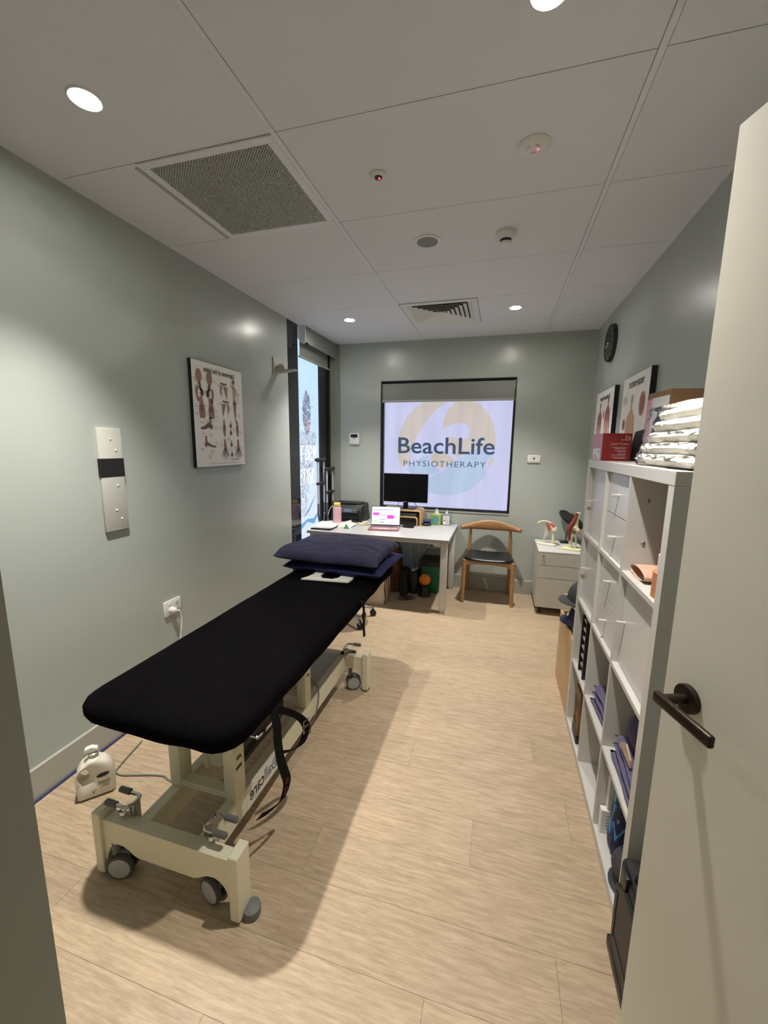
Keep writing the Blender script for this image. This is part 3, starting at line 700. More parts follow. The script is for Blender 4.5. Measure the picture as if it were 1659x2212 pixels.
def cov(u, v):
    k = v*(len(prof)-1); i = min(int(k), len(prof)-2); f = k-i
    ins, z = prof[i][0]*(1-f)+prof[i+1][0]*f, prof[i][1]*(1-f)+prof[i+1][1]*f
    x, yv = outline(u, ins, .105)
    if .3 < v: z += .006*nz((x*9, yv*9, v*2), 1)*min(1, (v-.3)*3)
    if v > .62: z += .012*nz((x*6, yv*6, 3), 1.0, 2)-.006*(v-.62)
    return (x, yv, z + .0025*nz((x*5, yv*3, 0), 1.3))
mb = MB().grid(cov, 150, 22, True)
mb.grid(lambda u, v: (CXm+(u-.5)*(X1-X0-.60)*1.0001, CYm+(v-.5)*(Y1-Y0-.60), .676+.0025*nz((u*4, v*9, 0), 1.3)), 2, 12)
mb.build('fitted_cover', COVER, TT, smooth=60)
MB().box((X0+.06, Y0+.06, .606), (X1-.06, Y1-.06, .66), .01).build('padding', BLACKM, TT)
mb = MB()
for x in (-1.155, -.905): mb.box((x, 1.0, .555), (x+.04, 2.7, .596))
for yv in (1.0, 1.62, 2.66): mb.box((-1.115, yv, .555), (-.905, yv+.04, .596))
mb.build('top_frame', CREAM, TT, smooth=0)
# base
RX = {'l': (-1.148, -1.105), 'r': (-.905, -.862)}
pl = Plane((-.8618, 0, 0), (0,-1,0), (0,0,1), (1,0,0))
for k in 'lr':
    a, b = RX[k]
    r = MB().box((a, .955, .122), (b, 2.262, .222), .003, 1).build('side_rail', CREAM, TT)
    if k == 'r':
        # mirrored maker's lettering; the word reads away from the viewer's right
        MB().box((b-.0005, 1.165, .1235), (b+.0012, 1.415, .2205)).build('decal_panel', mat('decal_white', (222,219,204), .4), r, smooth=0)
        mpl = Plane((b+.0012, 1.402, .150), (0,-1,0), (0,0,1), (1,0,0)); ml = Plane((b+.0012, 1.18, .150), (0,1,0), (0,0,1), (1,0,0))
        t1 = MB(); text(t1, 'care', mpl, .120, 0, w=.098, h=.036, bold=.012, lift=.0006); t1.build('maker_lettering', INK, r, smooth=0, recalc=False)
        t1 = MB(); text(t1, 'all', mpl, .064, 0, w=.050, h=.052, bold=.005, lift=.0006); t1.build('maker_lettering', mat('decal_teal', (60,92,110), .5), r, smooth=0, recalc=False)
        t1 = MB(); R1 = oval(.034, .02, .027, .027, 24); R2 = oval(.034, .02, .020, .020, 24)
        for i in range(24):
            j = (i+1) % 24; t1.face([mpl(*R1[i], .0006), mpl(*R1[j], .0006), mpl(*R2[j], .0006), mpl(*R2[i], .0006)])
        t1.face([mpl(*q, .0006) for q in rect(.031, .004, .006, .032)]); t1.face([mpl(*q, .0007) for q in rect(.02, .017, .028, .006)])
        t1.build('maker_emblem', mat('decal_blue', (58,112,150), .5), r, smooth=0, recalc=False)
def end_frame(yc, near):
    y0, y1 = (yc-.022, yc+.022)
    # cross beam with an arch over each wheel
    out = [(-1.268, .222), (-1.268, .060), (-1.262, .060), (-1.256, .085), (-1.244, .112), (-1.226, .131), (-1.205, .139), (-1.180, .137), (-1.158, .128), (-1.140, .116), (-1.122, .110)]
    out += [(-2.016-a, b) for a, b in out[::-1]]
    MB().prism(out, lambda a, b: (a, y0, b), lambda a, b: (a, y1, b)).build('end_beam', CREAM, TT, smooth=0)
    for xx in (-1.302, -.750):
        MB().box((xx, yc-.034, .012), (xx+.035, yc+.034, .250), .003, 1).build('end_plate', CREAM, TT)
        MB().lathe([(.020, 0), (.022, .004), (.022, .010), (.012, .012)], (xx+.0175, yc, 0), seg=16).build('glide', GREYR, TT)
end_frame(.934, True); end_frame(2.235, False)
MB().lathe([(.026, 0), (.029, .004), (.029, .03), (.02, .036)], (-.700, .945, 0), seg=20).build('rubber_bumper', GREYR, TT)
def caster(cx, cy, ang):
    ax = V((math.cos(ang), math.sin(ang), 0)); r = .046
    f = MB(); p = V((cx, cy, .046))
    cc = p - V((-ax.y, ax.x, 0))*.02
    f.cyl(cc+V((0,0,.04)), cc+V((0,0,.088)), .013, 12); f.obox(p+V((0,0,.022)), (.014, .05, .05), Matrix.Rotation(ang, 3, 'Z'), .004)
    o = f.build('caster', GREYR, TT)
    for s in (-1, 1):
        q = p+ax*s*.009
        MB().lathe([(.030, 0), (r-.003, 0), (r, .004), (r, .014), (r-.003, .018), (.030, .018)], q, ax*s, 24).build('tyre', mat('tyre_grey', (74,74,72), .6), o)
        MB().lathe([(.0, .018), (.012, .0205), (.036, .0195), (.040, .016)], q, ax*s, 24).build('wheel_disc', GREYL, o)
caster(-1.212, .93, math.radians(-72)); caster(-.846, .955, math.radians(-104)); caster(-1.195, 2.225, math.radians(-60)); caster(-.815, 2.225, math.radians(-66))
def pedal(x0, x1, ya, yb, z):
    s = 1 if x1 > x0 else -1
    o = MB().tube([(x1-s*.035, ya, z+.003), (x0+s*.012, ya, z+.003), (x0, ya+.010, z+.003), (x0-s*.002, (ya+yb)/2, z), (x0, yb-.010, z), (x0+s*.012, yb, z), (x1-s*.035, yb, z)], .0065, 10, smooth=3).build('brake_pedal', CHROME, TT)
    for yy in (ya, yb): MB().tube([(x1-s*.045, yy, z+.002), (x1, yy, z+.002), (x1+s*.004, yy, z+.002)], [.0105, .0105, .006], 10).build('pedal_grip', mat('pedal_rubber', (92,94,92), .55), o)
    xm = x0+s*.012
    MB().cyl((xm, (ya+yb)/2-.012, z-.06), (xm, (ya+yb)/2-.012, z-.004), .010, 12).build('pedal_post', CHROME, o)
    MB().lathe([(.013, -.012), (.017, 0), (.014, .010), (0, .014)], (xm+s*.016, (ya+yb)/2-.02, z-.028), seg=14).build('pedal_knob', CHROME, o)
    MB().obox((xm-s*.018, (ya+yb)/2, z-.04), (.008, .03, .09), None, .002).build('pedal_lever', STEEL, o)
pedal(-1.175, -1.268, .935, .992, .268); pedal(-.872, -.785, .945, 1.004, .268); pedal(-.862, -.782, 2.17, 2.262, .275)
# lifting columns and cross members
for y0 in (1.10, 1.66):
    for k in 'lr':
        a, b = RX[k]; c = MB().box((a-.004, y0, .222), (b+.002, y0+.062, .565), .004).build('column', CREAM, TT)
        if k == 'r':
            cp = Plane((b+.002, y0+.055, .352), (0,-1,0), (0,0,1), (1,0,0))
            t1 = MB()
            for a0, a1, rr2 in ((.4, 3.4, .016), (.0, 2.6, .009)):
                n = 10
                for i in range(n):
                    p, q = a0+(a1-a0)*i/n, a0+(a1-a0)*(i+1)/n
                    t1.face([cp(.027+r*math.cos(t), .03+r*math.sin(t), .0008) for r, t in ((rr2, p), (rr2, q), (rr2-.005, q), (rr2-.005, p))])
            if y0 < 1.2: t1.face([cp(*q, .0008) for q in rect(.012, -.006, .034, .012)])
            t1.build('column_sticker', INK, c, smooth=0, recalc=False)
    MB().cyl((-1.105, y0+.03, .500), (-.905, y0+.03, .500), .018, 14).build('cross_tube', CREAM, TT)
    MB().box((-1.105, y0+.006, .222), (-.905, y0+.05, .246), .002, 1).build('cross_bar', CREAM, TT)
MB().prism([(1.15, .50), (1.24, .50), (1.205, .265), (1.185, .265)], lambda a, b: (-1.035, a, b), lambda a, b: (-.985, a, b)).build('lift_bracket', CREAM, TT, smooth=0)
MB().cyl((-1.06, 1.20, .246), (-1.06, 1.20, .31), .016, 12).build('pivot_post', CREAM, TT)
MB().box((-1.05, 1.24, .20), (-.955, 1.62, .30), .012).build('lift_motor', BLACK, TT)
MB().cyl((-1.0, 1.22, .32), (-1.0, 1.62, .47), .017, 12).build('lift_actuator', STEEL, TT)
MB().box((-1.105, 1.88, .205), (-.905, 2.215, .222), .002, 1).build('shelf_plate', mat('shelf_plate_grey', (170,170,158), .3), TT)
MB().tube([(-.95, 1.72, .28), (-.90, 1.79, .30), (-.858, 1.80, .25), (-.850, 1.77, .16), (-.87, 1.73, .09), (-.93, 1.69, .14)], .0035, 8, smooth=6).build('motor_cable', GREYR, TT)
MB().tube([(-.86, 1.03, .588), (-.745, 1.062, .550), (-.735, 1.075, .544), (-.735, 1.185, .538), (-.745, 1.197, .541), (-.86, 1.195, .580)], .006, 8, smooth=4).build('chrome_handle', CHROME, TT)
# belts
BELT = mat('black_webbing', (7,7,8), .9, spec=.2, bump=(900, .4)); REDT = mat('belt_red_print', (120,32,28), .7)
st = thing('strap', 'black webbing belt with red print hanging off the near side of the table', 'strap', (-.66, 1.1, .35))
Pm = [(-.735, 1.130, .640), (-.712, 1.132, .605), (-.702, 1.136, .545), (-.702, 1.138, .485), (-.705, 1.157, .394), (-.708, 1.185, .322), (-.715, 1.214, .245), (-.73, 1.202, .181), (-.745, 1.145, .182), (-.76, 1.093, .2)]
def wfun(f): return V((.012, .032, 0)) if f < .4 else V((.012+.01*(f-.4), .032-.04*(f-.4), .025*(f-.4)/.6)).normalized()*.034
MB().strip(Pm, wfun, .002).build('webbing', BELT, st)
LP = [(-.76, 1.09, .628), (-.74, 1.117, .605), (-.718, 1.182, .572), (-.706, 1.281, .485), (-.701, 1.338, .415), (-.700, 1.350, .370), (-.702, 1.311, .340), (-.715, 1.256, .350), (-.74, 1.204, .375)]
MB().strip(LP, lambda f: V((.01, 0, .032)) if f < .35 else V((.026, .014, .012)), .002).build('webbing', BELT, st)
mb = MB()
for dz in (0, .03): mb.tube([(-.698, 1.325, .425-dz), (-.690, 1.358, .422-dz), (-.690, 1.358, .400-dz), (-.698, 1.325, .403-dz)], .0025, 6, closed=True)
mb.build('buckle', CHROME, st)
cv = catmull(Pm, 6); t1 = MB()
for i0, s in ((34, 1), (38, 1), (43, 1)):
    for k in range(3):
        i = i0+k
        if i+1 < len(cv):
            p = cv[i]; d = (cv[i+1]-cv[i-1]).normalized(); w = wfun(i/(len(cv)-1)); n = d.cross(w).normalized(); wn = w.normalized()
            for sg in (-1, 1):
                q = p+n*.0016*sg
                t1.face([q-wn*.008-d*.003, q+wn*.008-d*.003, q+wn*.008+d*.003, q-wn*.008+d*.003])
t1.build('red_print', REDT, st, smooth=0, recalc=False)
s2 = thing('strap', 'short black strap end hanging from the table beyond the far wheel', 'strap', (-.69, 2.05, .44))
MB().strip([(-.712, 2.055, .66), (-.694, 2.056, .64), (-.690, 2.057, .56), (-.692, 2.06, .50), (-.688, 2.06, .445)], lambda f: V((.004, .022, 0)), .003).build('webbing', BELT, s2)
MB().box((-.700, 2.044, .555), (-.680, 2.072, .585), .003).build('strap_slider', BLACK, s2)

# pillows and face towel
def pillow(mb, c, rx, ry, h0, h1, rot=0, seed=0, pinch=.06, wr=.010, edge=.018):
    """a stuffed pillow: plump to the seams, soft corners, creases running in from the ends"""
    R = Matrix.Rotation(rot, 3, 'Z')
    def surf(sgn):
        def f(u, v):
            a, b = u*2-1, v*2-1
            ea, eb = max(0, 1-abs(a)**3.2), max(0, 1-abs(b)**2.6)
            z = (ea*eb)**.34
            n = 7; q = (abs(a)**n+abs(b)**n)**(1/n); m = max(abs(a), abs(b)); k = .93+.07*(m/q if q > 1e-6 else 1)
            x = a*rx*k*(1-pinch*(1-b*b)*abs(a)); yv = b*ry*k*(1-pinch*(1-a*a)*abs(b))
            w = nz((a*2.6, b*2.0, seed), 1.0, seed)*.8+(abs(nz((a*1.6+b*2.2, b*5-a*1.5, seed+4), 1, seed+2))*1.6-.5)+.5*abs(nz((a*7, b*3, seed+1), 1, seed))
            w += .8*abs(a)**4*math.sin(b*9+3*nz((a, b, 2), 2, seed))
            hh = h1 if sgn > 0 else h0
            zz = sgn*(hh*z) + wr*w*min(1, z*1.5)*(1 if sgn > 0 else .35) + edge*nz((a*1.8, b*1.8, 9), 1, seed)*(1-z)
            p = R @ V((x, yv, 0)); return (c[0]+p.x, c[1]+p.y, c[2]+zz)
        return f
    mb.grid(surf(1), 64, 48); mb.grid(surf(-1), 64, 48); return mb
o = pillow(MB(), (-1.0, 2.585, .722), .350, .272, .040, .036, -.06, 3, .05, .006).build('pillow', NAVY2, None, 60); tag(o, 'blue navy pillow, lower of the two on the treatment table', 'pillow', 'navy pillows on the treatment table')
o = pillow(MB(), (-1.035, 2.545, .797), .362, .268, .036, .084, -.02, 8, .05, .014, .014).build('pillow', NAVY, None, 60); tag(o, 'grey navy creased pillow on top of the pillow stack', 'pillow', 'navy pillows on the treatment table')
mb = MB()
ftw = [(-1.165,2.222),(-1.06,2.232),(-.96,2.240),(-.858,2.250),(-.850,2.30),(-.862,2.40),(-.885,2.43),(-.93,2.44),(-.945,2.30),(-.975,2.268),(-1.04,2.268),(-1.068,2.305),(-1.075,2.44),(-1.12,2.44),(-1.145,2.41),(-1.125,2.33),(-1.14,2.27)]
mb.prism(ftw, lambda a, b: (a, b, .6815+.012*max(0, (b-2.24))), lambda a, b: (a, b, .690+.03*max(0, (b-2.24))))
o = mb.build('face_cover', mat('white_face_cloth', (212,210,200), .9, bump=(300, .4)), None); tag(o, 'white face cloth with a cut-out poking from under the pillows', 'towel')

# ------------------------------------------------------------------ floor items by the left wall
lo = thing('lotion_bottle', 'white pump bottle with a finger hole on the floor by the left wall', 'bottle', (-1.625, 1.165, 0))
LR = Matrix.Rotation(math.radians(47), 3, 'Z'); LC = V((-1.625, 1.165, 0))
def L3(a, b, d): p = LR @ V((a*.86, d*1.0, b)); return LC+p
# body outline in its own width/height plane with a hole for the fingers
ring_out = [(-.078,.004),(-.074,0),(.074,0),(.078,.004),(.081,.05),(.080,.10),(.072,.135),(.054,.158),(.030,.168),(.018,.178),(-.018,.178),(-.03,.168),(-.055,.156),(-.074,.13),(-.082,.10),(-.082,.05)]
hole = oval(-.046, .115, .020, .026, 16, rot=-.5)
import itertools
def resample(P, n):
    P = P+[P[0]]; L = [0]
    for p, q in zip(P, P[1:]): L.append(L[-1]+math.hypot(q[0]-p[0], q[1]-p[1]))
    out = []
    for k in range(n):
        d = L[-1]*k/n; i = max(j for j in range(len(L)-1) if L[j] <= d); f = (d-L[i])/(L[i+1]-L[i]); out.append((P[i][0]+(P[i+1][0]-P[i][0])*f, P[i][1]+(P[i+1][1]-P[i][1])*f))
    return out
ro = resample(ring_out, 48); ang = lambda p: math.atan2(p[1]-.115, p[0]+.046)
ro.sort(key=ang); hl = [(-.046+.0, .115)]*48
hl = []
for p in ro:
    t = ang(p); hl.append((-.046+.021*math.cos(t)*1.0-.004*math.sin(t), .115+.026*math.sin(t)))
mb = MB(); D = .036; lay = []
for f, d in ((0, -.6), (.10, -.92), (.25, -1), (.75, -.95), (1, -.5)): lay.append(([ (p[0]+(q[0]-p[0])*f*.98, p[1]+(q[1]-p[1])*f*.98) for p, q in zip(ro, hl)], d*D))
loops = [[L3(*p, d) for p in P] for P, d in lay] + [[L3(*p, -d) for p in P] for P, d in lay[::-1]]
vv = [[mb.bm.verts.new(p) for p in lp] for lp in loops]
for i in range(len(vv)):
    A, B = vv[i], vv[(i+1) % len(vv)]
    for k in range(48): mb.bm.faces.new((A[k], A[(k+1) % 48], B[(k+1) % 48], B[k]))
mb.build('body', mat('lotion_white', (226,222,206), .35), lo, 50)
MB().lathe([(.017, .174), (.019, .178), (.019, .194), (.012, .198), (.010, .206)], LC, seg=20).build('collar', mat('clear_collar', (190,186,176), .3), lo)
mb = MB().prism([(-.020,.206),(.022,.206),(.020,.216),(-.004,.226),(-.030,.222),(-.036,.212)], lambda a, b: L3(a, b, -.012), lambda a, b: L3(a, b, .012)); mb.build('pump_head', mat('pump_white', (240,240,236), .35), lo)
lpn = Plane(L3(.02, .09, -.0364), LR @ V((1,0,0)), (0,0,1), LR @ V((0,-1,0)))
decal([oval(.012, .012, .024, .009, 18, rot=.12)], lpn, .0012).build('logo_badge', INK, lo, smooth=0, recalc=False)
t1 = MB()
for k, (ww, yy, xx) in enumerate(((.046, -.022, -.008), (.040, -.031, -.006), (.030, -.039, .002), (.036, -.046, -.004))): t1.face([lpn(*q, .0012) for q in rect(xx, yy, ww, .0045 if k < 2 else .002)])
for q in ([(-.03,-.05),(-.026,-.05),(-.024,-.066),(-.028,-.066)], [(-.02,-.048),(-.016,-.05),(-.022,-.06)]): t1.face([lpn(*p, .0012) for p in q])
t1.build('label_print', mat('label_ink', (128,120,110), .6), lo, smooth=0, recalc=False)
o = MB().tube([(-1.695, 1.464, .005), (-1.672, 1.36, .005), (-1.657, 1.30, .005), (-1.645, 1.272, .005), (-1.605, 1.262, .005), (-1.54, 1.28, .005), (-1.467, 1.303, .005), (-1.41, 1.312, .005), (-1.365, 1.30, .005), (-1.28, 1.29, .005), (-1.2, 1.33, .006), (-1.13, 1.37, .006), (-1.04, 1.40, .006)], .0032, 8, smooth=6).build('power_lead', GREYR, None); tag(o, 'thin grey cord curving over the floor to the table base', 'cord')
o = MB().tube([(XL+.024, .2, .006), (XL+.023, .8, .006), (XL+.022, 1.5, .006), (XL+.024, 2.2, .006), (XL+.022, 2.9, .006), (XL+.03, 3.3, .006)], .0055, 8, smooth=8).build('cable', mat('blue_cable', (38,48,98), .5), None); tag(o, 'blue cable lying along the foot of the left wall', 'cable')

# ------------------------------------------------------------------ desk
DZ = .70
dk_ = thing('desk', 'white laminate desk with square legs under the back window', 'desk', (-1.08, 3.92, 0))
MB().box((-1.772, 3.52, DZ-.026), (-.392, 4.325, DZ), .002, 1).build('desk_top', DESKM, dk_)
for xx in (-1.755, -.468):
    for yy in (3.545, 4.225):
        l = MB().box((xx, yy, .022), (xx+.062, yy+.062, DZ-.026), .008, 2).build('leg', LAM, dk_)
        MB().lathe([(.024, 0), (.026, .004), (.026, .016), (.012, .022)], (xx+.031, yy+.031, 0), seg=16).build('glide', WHITE, l)
for y0 in (3.55, 4.25):
    MB().prism([(-1.693, DZ-.026), (-.468, DZ-.026), (-.468, DZ-.072), (-.50, DZ-.072), (-.56, DZ-.05), (-1.60, DZ-.05), (-1.66, DZ-.072), (-1.693, DZ-.072)], lambda a, b: (a, y0, b), lambda a, b: (a, y0+.03, b)).build('apron', LAM, dk_, smooth=0)
for xx in (-1.745, -.452): MB().box((xx, 3.607, DZ-.086), (xx+.03, 4.225, DZ-.026)).build('side_rail', LAM, dk_, smooth=0)

# papers at the left end
for k, (dx, dy, rt, ww) in enumerate(((0, 0, .10, .21), (.012, .02, .02, .21), (-.006, .03, .16, .20))):
    R = Matrix.Rotation(rt, 3, 'Z'); c = V((-1.662+dx, 3.74+dy, DZ+.0155+.0034*k)); mb = MB()
    mb.grid(lambda u, v: c+R @ V(((u-.5)*ww, (v-.5)*.30, .0016+.004*max(0, nz((u*2, v*2, k), 1, k)))), 8, 8); mb.grid(lambda u, v: c+R @ V(((u-.5)*ww, (v-.5)*.30, 0)), 8, 8)
    o = mb.build('paper', PAPER, None); tag(o, ('white printed sheet at the bottom of the loose papers on the desk', 'white printed sheet in the middle of the loose papers on the desk', 'white printed sheet on top of the loose papers on the desk')[k], 'paper', 'loose papers on the desk')
    if k == 2:
        pl = Plane(c+V((0, 0, .0065)), R @ V((1,0,0)), R @ V((0,1,0)), (0,0,1))
        decal([rect(-.08, -.11+.018*i, .11+.03*(i % 3), .003) for i in range(12)], pl, .0004).build('print', INKG, o, smooth=0, recalc=False)
o = MB().box((-1.758, 3.575, DZ), (-1.552, 3.87, DZ+.0145), .003).build('folder', BLACK, None); tag(o, 'black ring folder under the loose papers at the desk end', 'folder')
mb = MB()
for k in range(7): mb.tube([V((-1.547, 3.60+k*.018, DZ+.010))+V((.011*math.cos(t), 0, .009*math.sin(t))) for t in [2*PI*i/10 for i in range(10)]], .0016, 6, closed=True)
mb.build('binding_rings', STEEL, o)
# drinking bottle
bo = thing('drink_bottle', 'pink drink bottle with a yellow lid and carry loop on the desk', 'bottle', (-1.60, 3.88, DZ))
PINK = mat('bottle_pink', (222,176,184), .4); YEL = mat('lid_yellow', (228,196,112), .45)
MB().lathe([(.038, 0), (.042, .004), (.043, .02), (.043, .178), (.041, .186), (.036, .190)], (-1.60, 3.88, DZ), seg=28).build('body', PINK, bo)
MB().lathe([(.034, .190), (.036, .193), (.036, .228), (.033, .233), (0, .234)], (-1.60, 3.88, DZ), seg=28).build('lid', YEL, bo)
MB().strip([(-1.634, 3.872, DZ+.196), (-1.655, 3.862, DZ+.192), (-1.672, 3.852, DZ+.165), (-1.682, 3.846, DZ+.13), (-1.684, 3.842, DZ+.11)], (.006, -.012, 0), .004).build('carry_loop', mat('loop_cream', (232,220,180), .5), bo)
# crumpled cloth, green wedge, yellow box
mb = MB(); cl = mat('tissue_cream', (226,220,202), .9)
def clothf(u, v):
    a, b = u*2-1, v*2-1; r = max(0, 1-a*a*.8)*max(0, 1-b*b); z = .055*r*(.6+.9*abs(nz((a*2, b*2.5, 4), 1)))+.008*max(0, nz((a*4, b*4, 1), 1))
    return (-1.48+a*.075+.02*nz((a*2, b*2, 0), 1), 3.86+b*.10+.02*nz((a*2, b*2, 7), 1), DZ+.0015+z)
mb.grid(clothf, 22, 22); o = mb.build('tissue', cl, None, 25); tag(o, 'crumpled cream cloth between the pink bottle and the laptop', 'cloth')
o = MB().face([(-1.455, 3.70, DZ), (-1.405, 3.71, DZ), (-1.425, 3.755, DZ)]).build('green_card', MATS['print_skin'], None); bpy.data.objects.remove(o)
mb = MB(); P = [V((-1.462, 3.700, DZ)), V((-1.402, 3.712, DZ)), V((-1.428, 3.76, DZ)), V((-1.440, 3.725, DZ+.048))]
for f in ((0,1,2),(0,1,3),(1,2,3),(2,0,3)): mb.face([P[i] for i in f])
o = mb.build('paper_cone', mat('green_card', (62,132,84), .5), None, 20); tag(o, 'small green folded wedge standing at the desk edge by the cream cloth', 'ornament')
o = MB().obox((-1.335, 3.97, DZ+.008), (.11, .075, .015), Matrix.Rotation(.5, 3, 'Z'), .004).build('small_box', mat('pale_yellow_plastic', (214,204,150), .45), None); tag(o, 'flat pale yellow case beside the laptop', 'case')
o = MB().obox((-1.325, 3.975, DZ+.0265), (.055, .035, .020), Matrix.Rotation(.5, 3, 'Z'), .005).build('eraser', WHITE, None); tag(o, 'small white block lying on the flat yellow case', 'block')
# printer
pr_ = thing('printer', 'black inkjet printer with a tilted control panel on the desk corner', 'printer', (-1.57, 4.19, DZ))
PB = mat('printer_black', (20,20,22), .42); PBG = mat('printer_gloss', (12,12,14), .15)
px0, px1, py0, py1 = -1.745, -1.395, 4.065, 4.305
MB().prism([(py0+.02, DZ+.004), (py0+.012, DZ+.12), (py0+.03, DZ+.155), (py0+.06, DZ+.185), (py1-.03, DZ+.195), (py1, DZ+.165), (py1, DZ+.004)], lambda a, b: (px0, a, b), lambda a, b: (px1, a, b)).build('body', PB, pr_, smooth=25)
MB().box((px0+.015, py0+.05, DZ+.186), (px1-.03, py1-.03, DZ+.205), .008).build('scanner_lid', PB, pr_)
MB().box((px1-.012, py0+.015, DZ+.01), (px1+.008, py1-.008, DZ+.178), .012, 3).build('side_cover', PB, pr_)
MB().box((px0-.006, py0+.02, DZ+.01), (px0+.012, py1-.01, DZ+.165), .012, 3).build('side_cover', PB, pr_)
R = Matrix.Rotation(math.radians(-18), 3, 'X')
MB().obox((-1.535, py0+.004, DZ+.125), (.19, .012, .052), R, .004).build('control_panel', mat('panel_grey', (70,72,76), .3), pr_)
MB().obox((-1.55, py0-.003, DZ+.125), (.085, .004, .034), R, .001).build('screen', mat('printer_screen', (88,98,112), .2, emit=((70,82,100), .35)), pr_)
mb = MB()
for k in range(4): mb.obox((-1.485+.012*(k % 2), py0-.003, DZ+.115+.016*(k//2)), (.007, .003, .007), R, .001)
mb.build('buttons', GREYL, pr_)
MB().box((px0+.04, py0-.004, DZ+.006), (px1-.05, py0+.02, DZ+.032), .004).build('paper_tray', PBG, pr_)
MB().box((px0+.03, py0+.006, DZ+.034), (px1-.045, py0+.016, DZ+.088)).build('output_slot', BLACKM, pr_)
pl = Plane((-1.47, py0+.055, DZ+.176), (1,0,0), (0,.5,.5), (0,-.7,.7)); decal([rect(0, 0, .03, .006)], pl, .003).build('badge', GREYL, pr_, smooth=0, recalc=False)
# laptop
la = thing('laptop', 'open rose laptop showing a coloured appointment grid on the desk', 'laptop', (-1.075, 3.84, DZ))
ROSEM = mat('laptop_rose', (176,126,126), .35, metal=.5)
LRt = Matrix.Rotation(.16, 3, 'Z'); lc0 = V((-1.077, 3.835, DZ))
def LP3(a, b, z): return lc0+LRt @ V((a, b, z))
MB().obox(LP3(0, 0, .0075), (.300, .205, .013), LRt, .004).build('base', ROSEM, la)
mb = MB()
for r in range(5):
    for k in range(13): mb.obox(LP3(-.123+.0205*k, .012+.0155*r, .0148), (.017, .0125, .002), LRt)
o = mb.build('keyboard', mat('key_dark', (48,42,46), .5), la, smooth=0); o['kind'] = 'stuff'
MB().obox(LP3(0, -.055, .0143), (.10, .06, .0012), LRt).build('trackpad', mat('trackpad_rose', (190,144,144), .35), la, smooth=0)
tl = math.radians(17); hv = V((0, math.sin(tl), math.cos(tl))); nv_ = V((0, -math.cos(tl), math.sin(tl)))
ho = LP3(-.150, .104, .014)
lid = Plane(ho, LRt @ V((1,0,0)), LRt @ hv, LRt @ nv_)
mb = MB(); mb.hexa([lid(*q, -.006) for q in rect(0, 0, .300, .200)]+[lid(*q, 0) for q in rect(0, 0, .300, .200)], .002); mb.build('lid', mat('laptop_bezel', (40,34,40), .4), la)
def scr(name, rs, c, lift, e=.64): decal([rect(.006+x*.288, .010+y*.182, w*.288, h*.182) for x, y, w, h in rs], lid, lift).build(name, mat('screen_'+name+str(c), c, .4, emit=(c, e)), la, smooth=0, recalc=False)
scr('screen', [(0,0,1,1)], (236,242,252), .0006)
scr('calendar_block', [(.03,.52,.24,.15),(.55,.33,.25,.22)], (222,62,172), .0010)
scr('calendar_block', [(.29,.50,.24,.05)], (196,120,150), .0010); scr('calendar_block', [(.03,.14,.24,.05)], (140,206,96), .0010)
scr('calendar_block', [(.02,.81,.74,.04),(.29,.25,.25,.04)], (116,110,180), .0010); scr('calendar_block', [(.29,.38,.25,.07),(.29,.62,.5,.07),(.55,.05,.25,.2),(.84,.74,.12,.1)], (186,222,242), .0009)
scr('calendar_block', [(.29,.08,.15,.09)], (150,154,170), .0010); scr('calendar_block', [(.84,.52,.11,.02),(.84,.34,.11,.02),(.03,.40,.24,.02)], (190,190,196), .0010); scr('calendar_block', [(.15,.28,.12,.02)], (120,120,110), .0010)
# monitor riser
ri = thing('monitor_riser', 'bent plywood monitor riser with a middle shelf', 'riser', (-.95, 4.2, DZ))
rx0, rx1, ry0, ry1 = -1.20, -.752, 4.09, 4.31
def bent(x0, x1, z0, z1, th, r=.035, n=6):
    out = [(x0, z0), (x0, z1-r)]+[(x0+r-r*math.cos(PI/2*k/n), z1-r+r*math.sin(PI/2*k/n)) for k in range(n+1)]+[(x1-r+r*math.sin(PI/2*k/n), z1-r+r*math.cos(PI/2*k/n)) for k in range(n+1)]+[(x1, z0)]
    r2 = r-th
    inn = [(x1-th, z0)]+[(x1-th-r2+r2*math.cos(PI/2*k/n), z1-th-r2+r2*math.sin(PI/2*k/n)) for k in range(n+1)]+[(x0+th+r2-r2*math.sin(PI/2*k/n), z1-th-r2+r2*math.cos(PI/2*k/n)) for k in range(n+1)]+[(x0+th, z0)]
    return out+inn
MB().prism(bent(rx0, rx1, DZ, DZ+.165, .016), lambda a, b: (a, ry0, b), lambda a, b: (a, ry1, b)).build('shell', PLY, ri, 30)
MB().prism(bent(rx0+.035, rx1-.035, DZ, DZ+.095, .010), lambda a, b: (a, ry0-.02, b), lambda a, b: (a, ry1-.03, b)).build('inner_shelf', PLY, ri, 30)
o = MB().box((rx0+.06, ry0+.0, DZ+.0955), (rx1-.05, ry1-.05, DZ+.128), .004).build('tray', mat('tray_dark', (52,48,50), .4), None); tag(o, 'dark flat drive on the middle shelf of the plywood riser', 'drive')
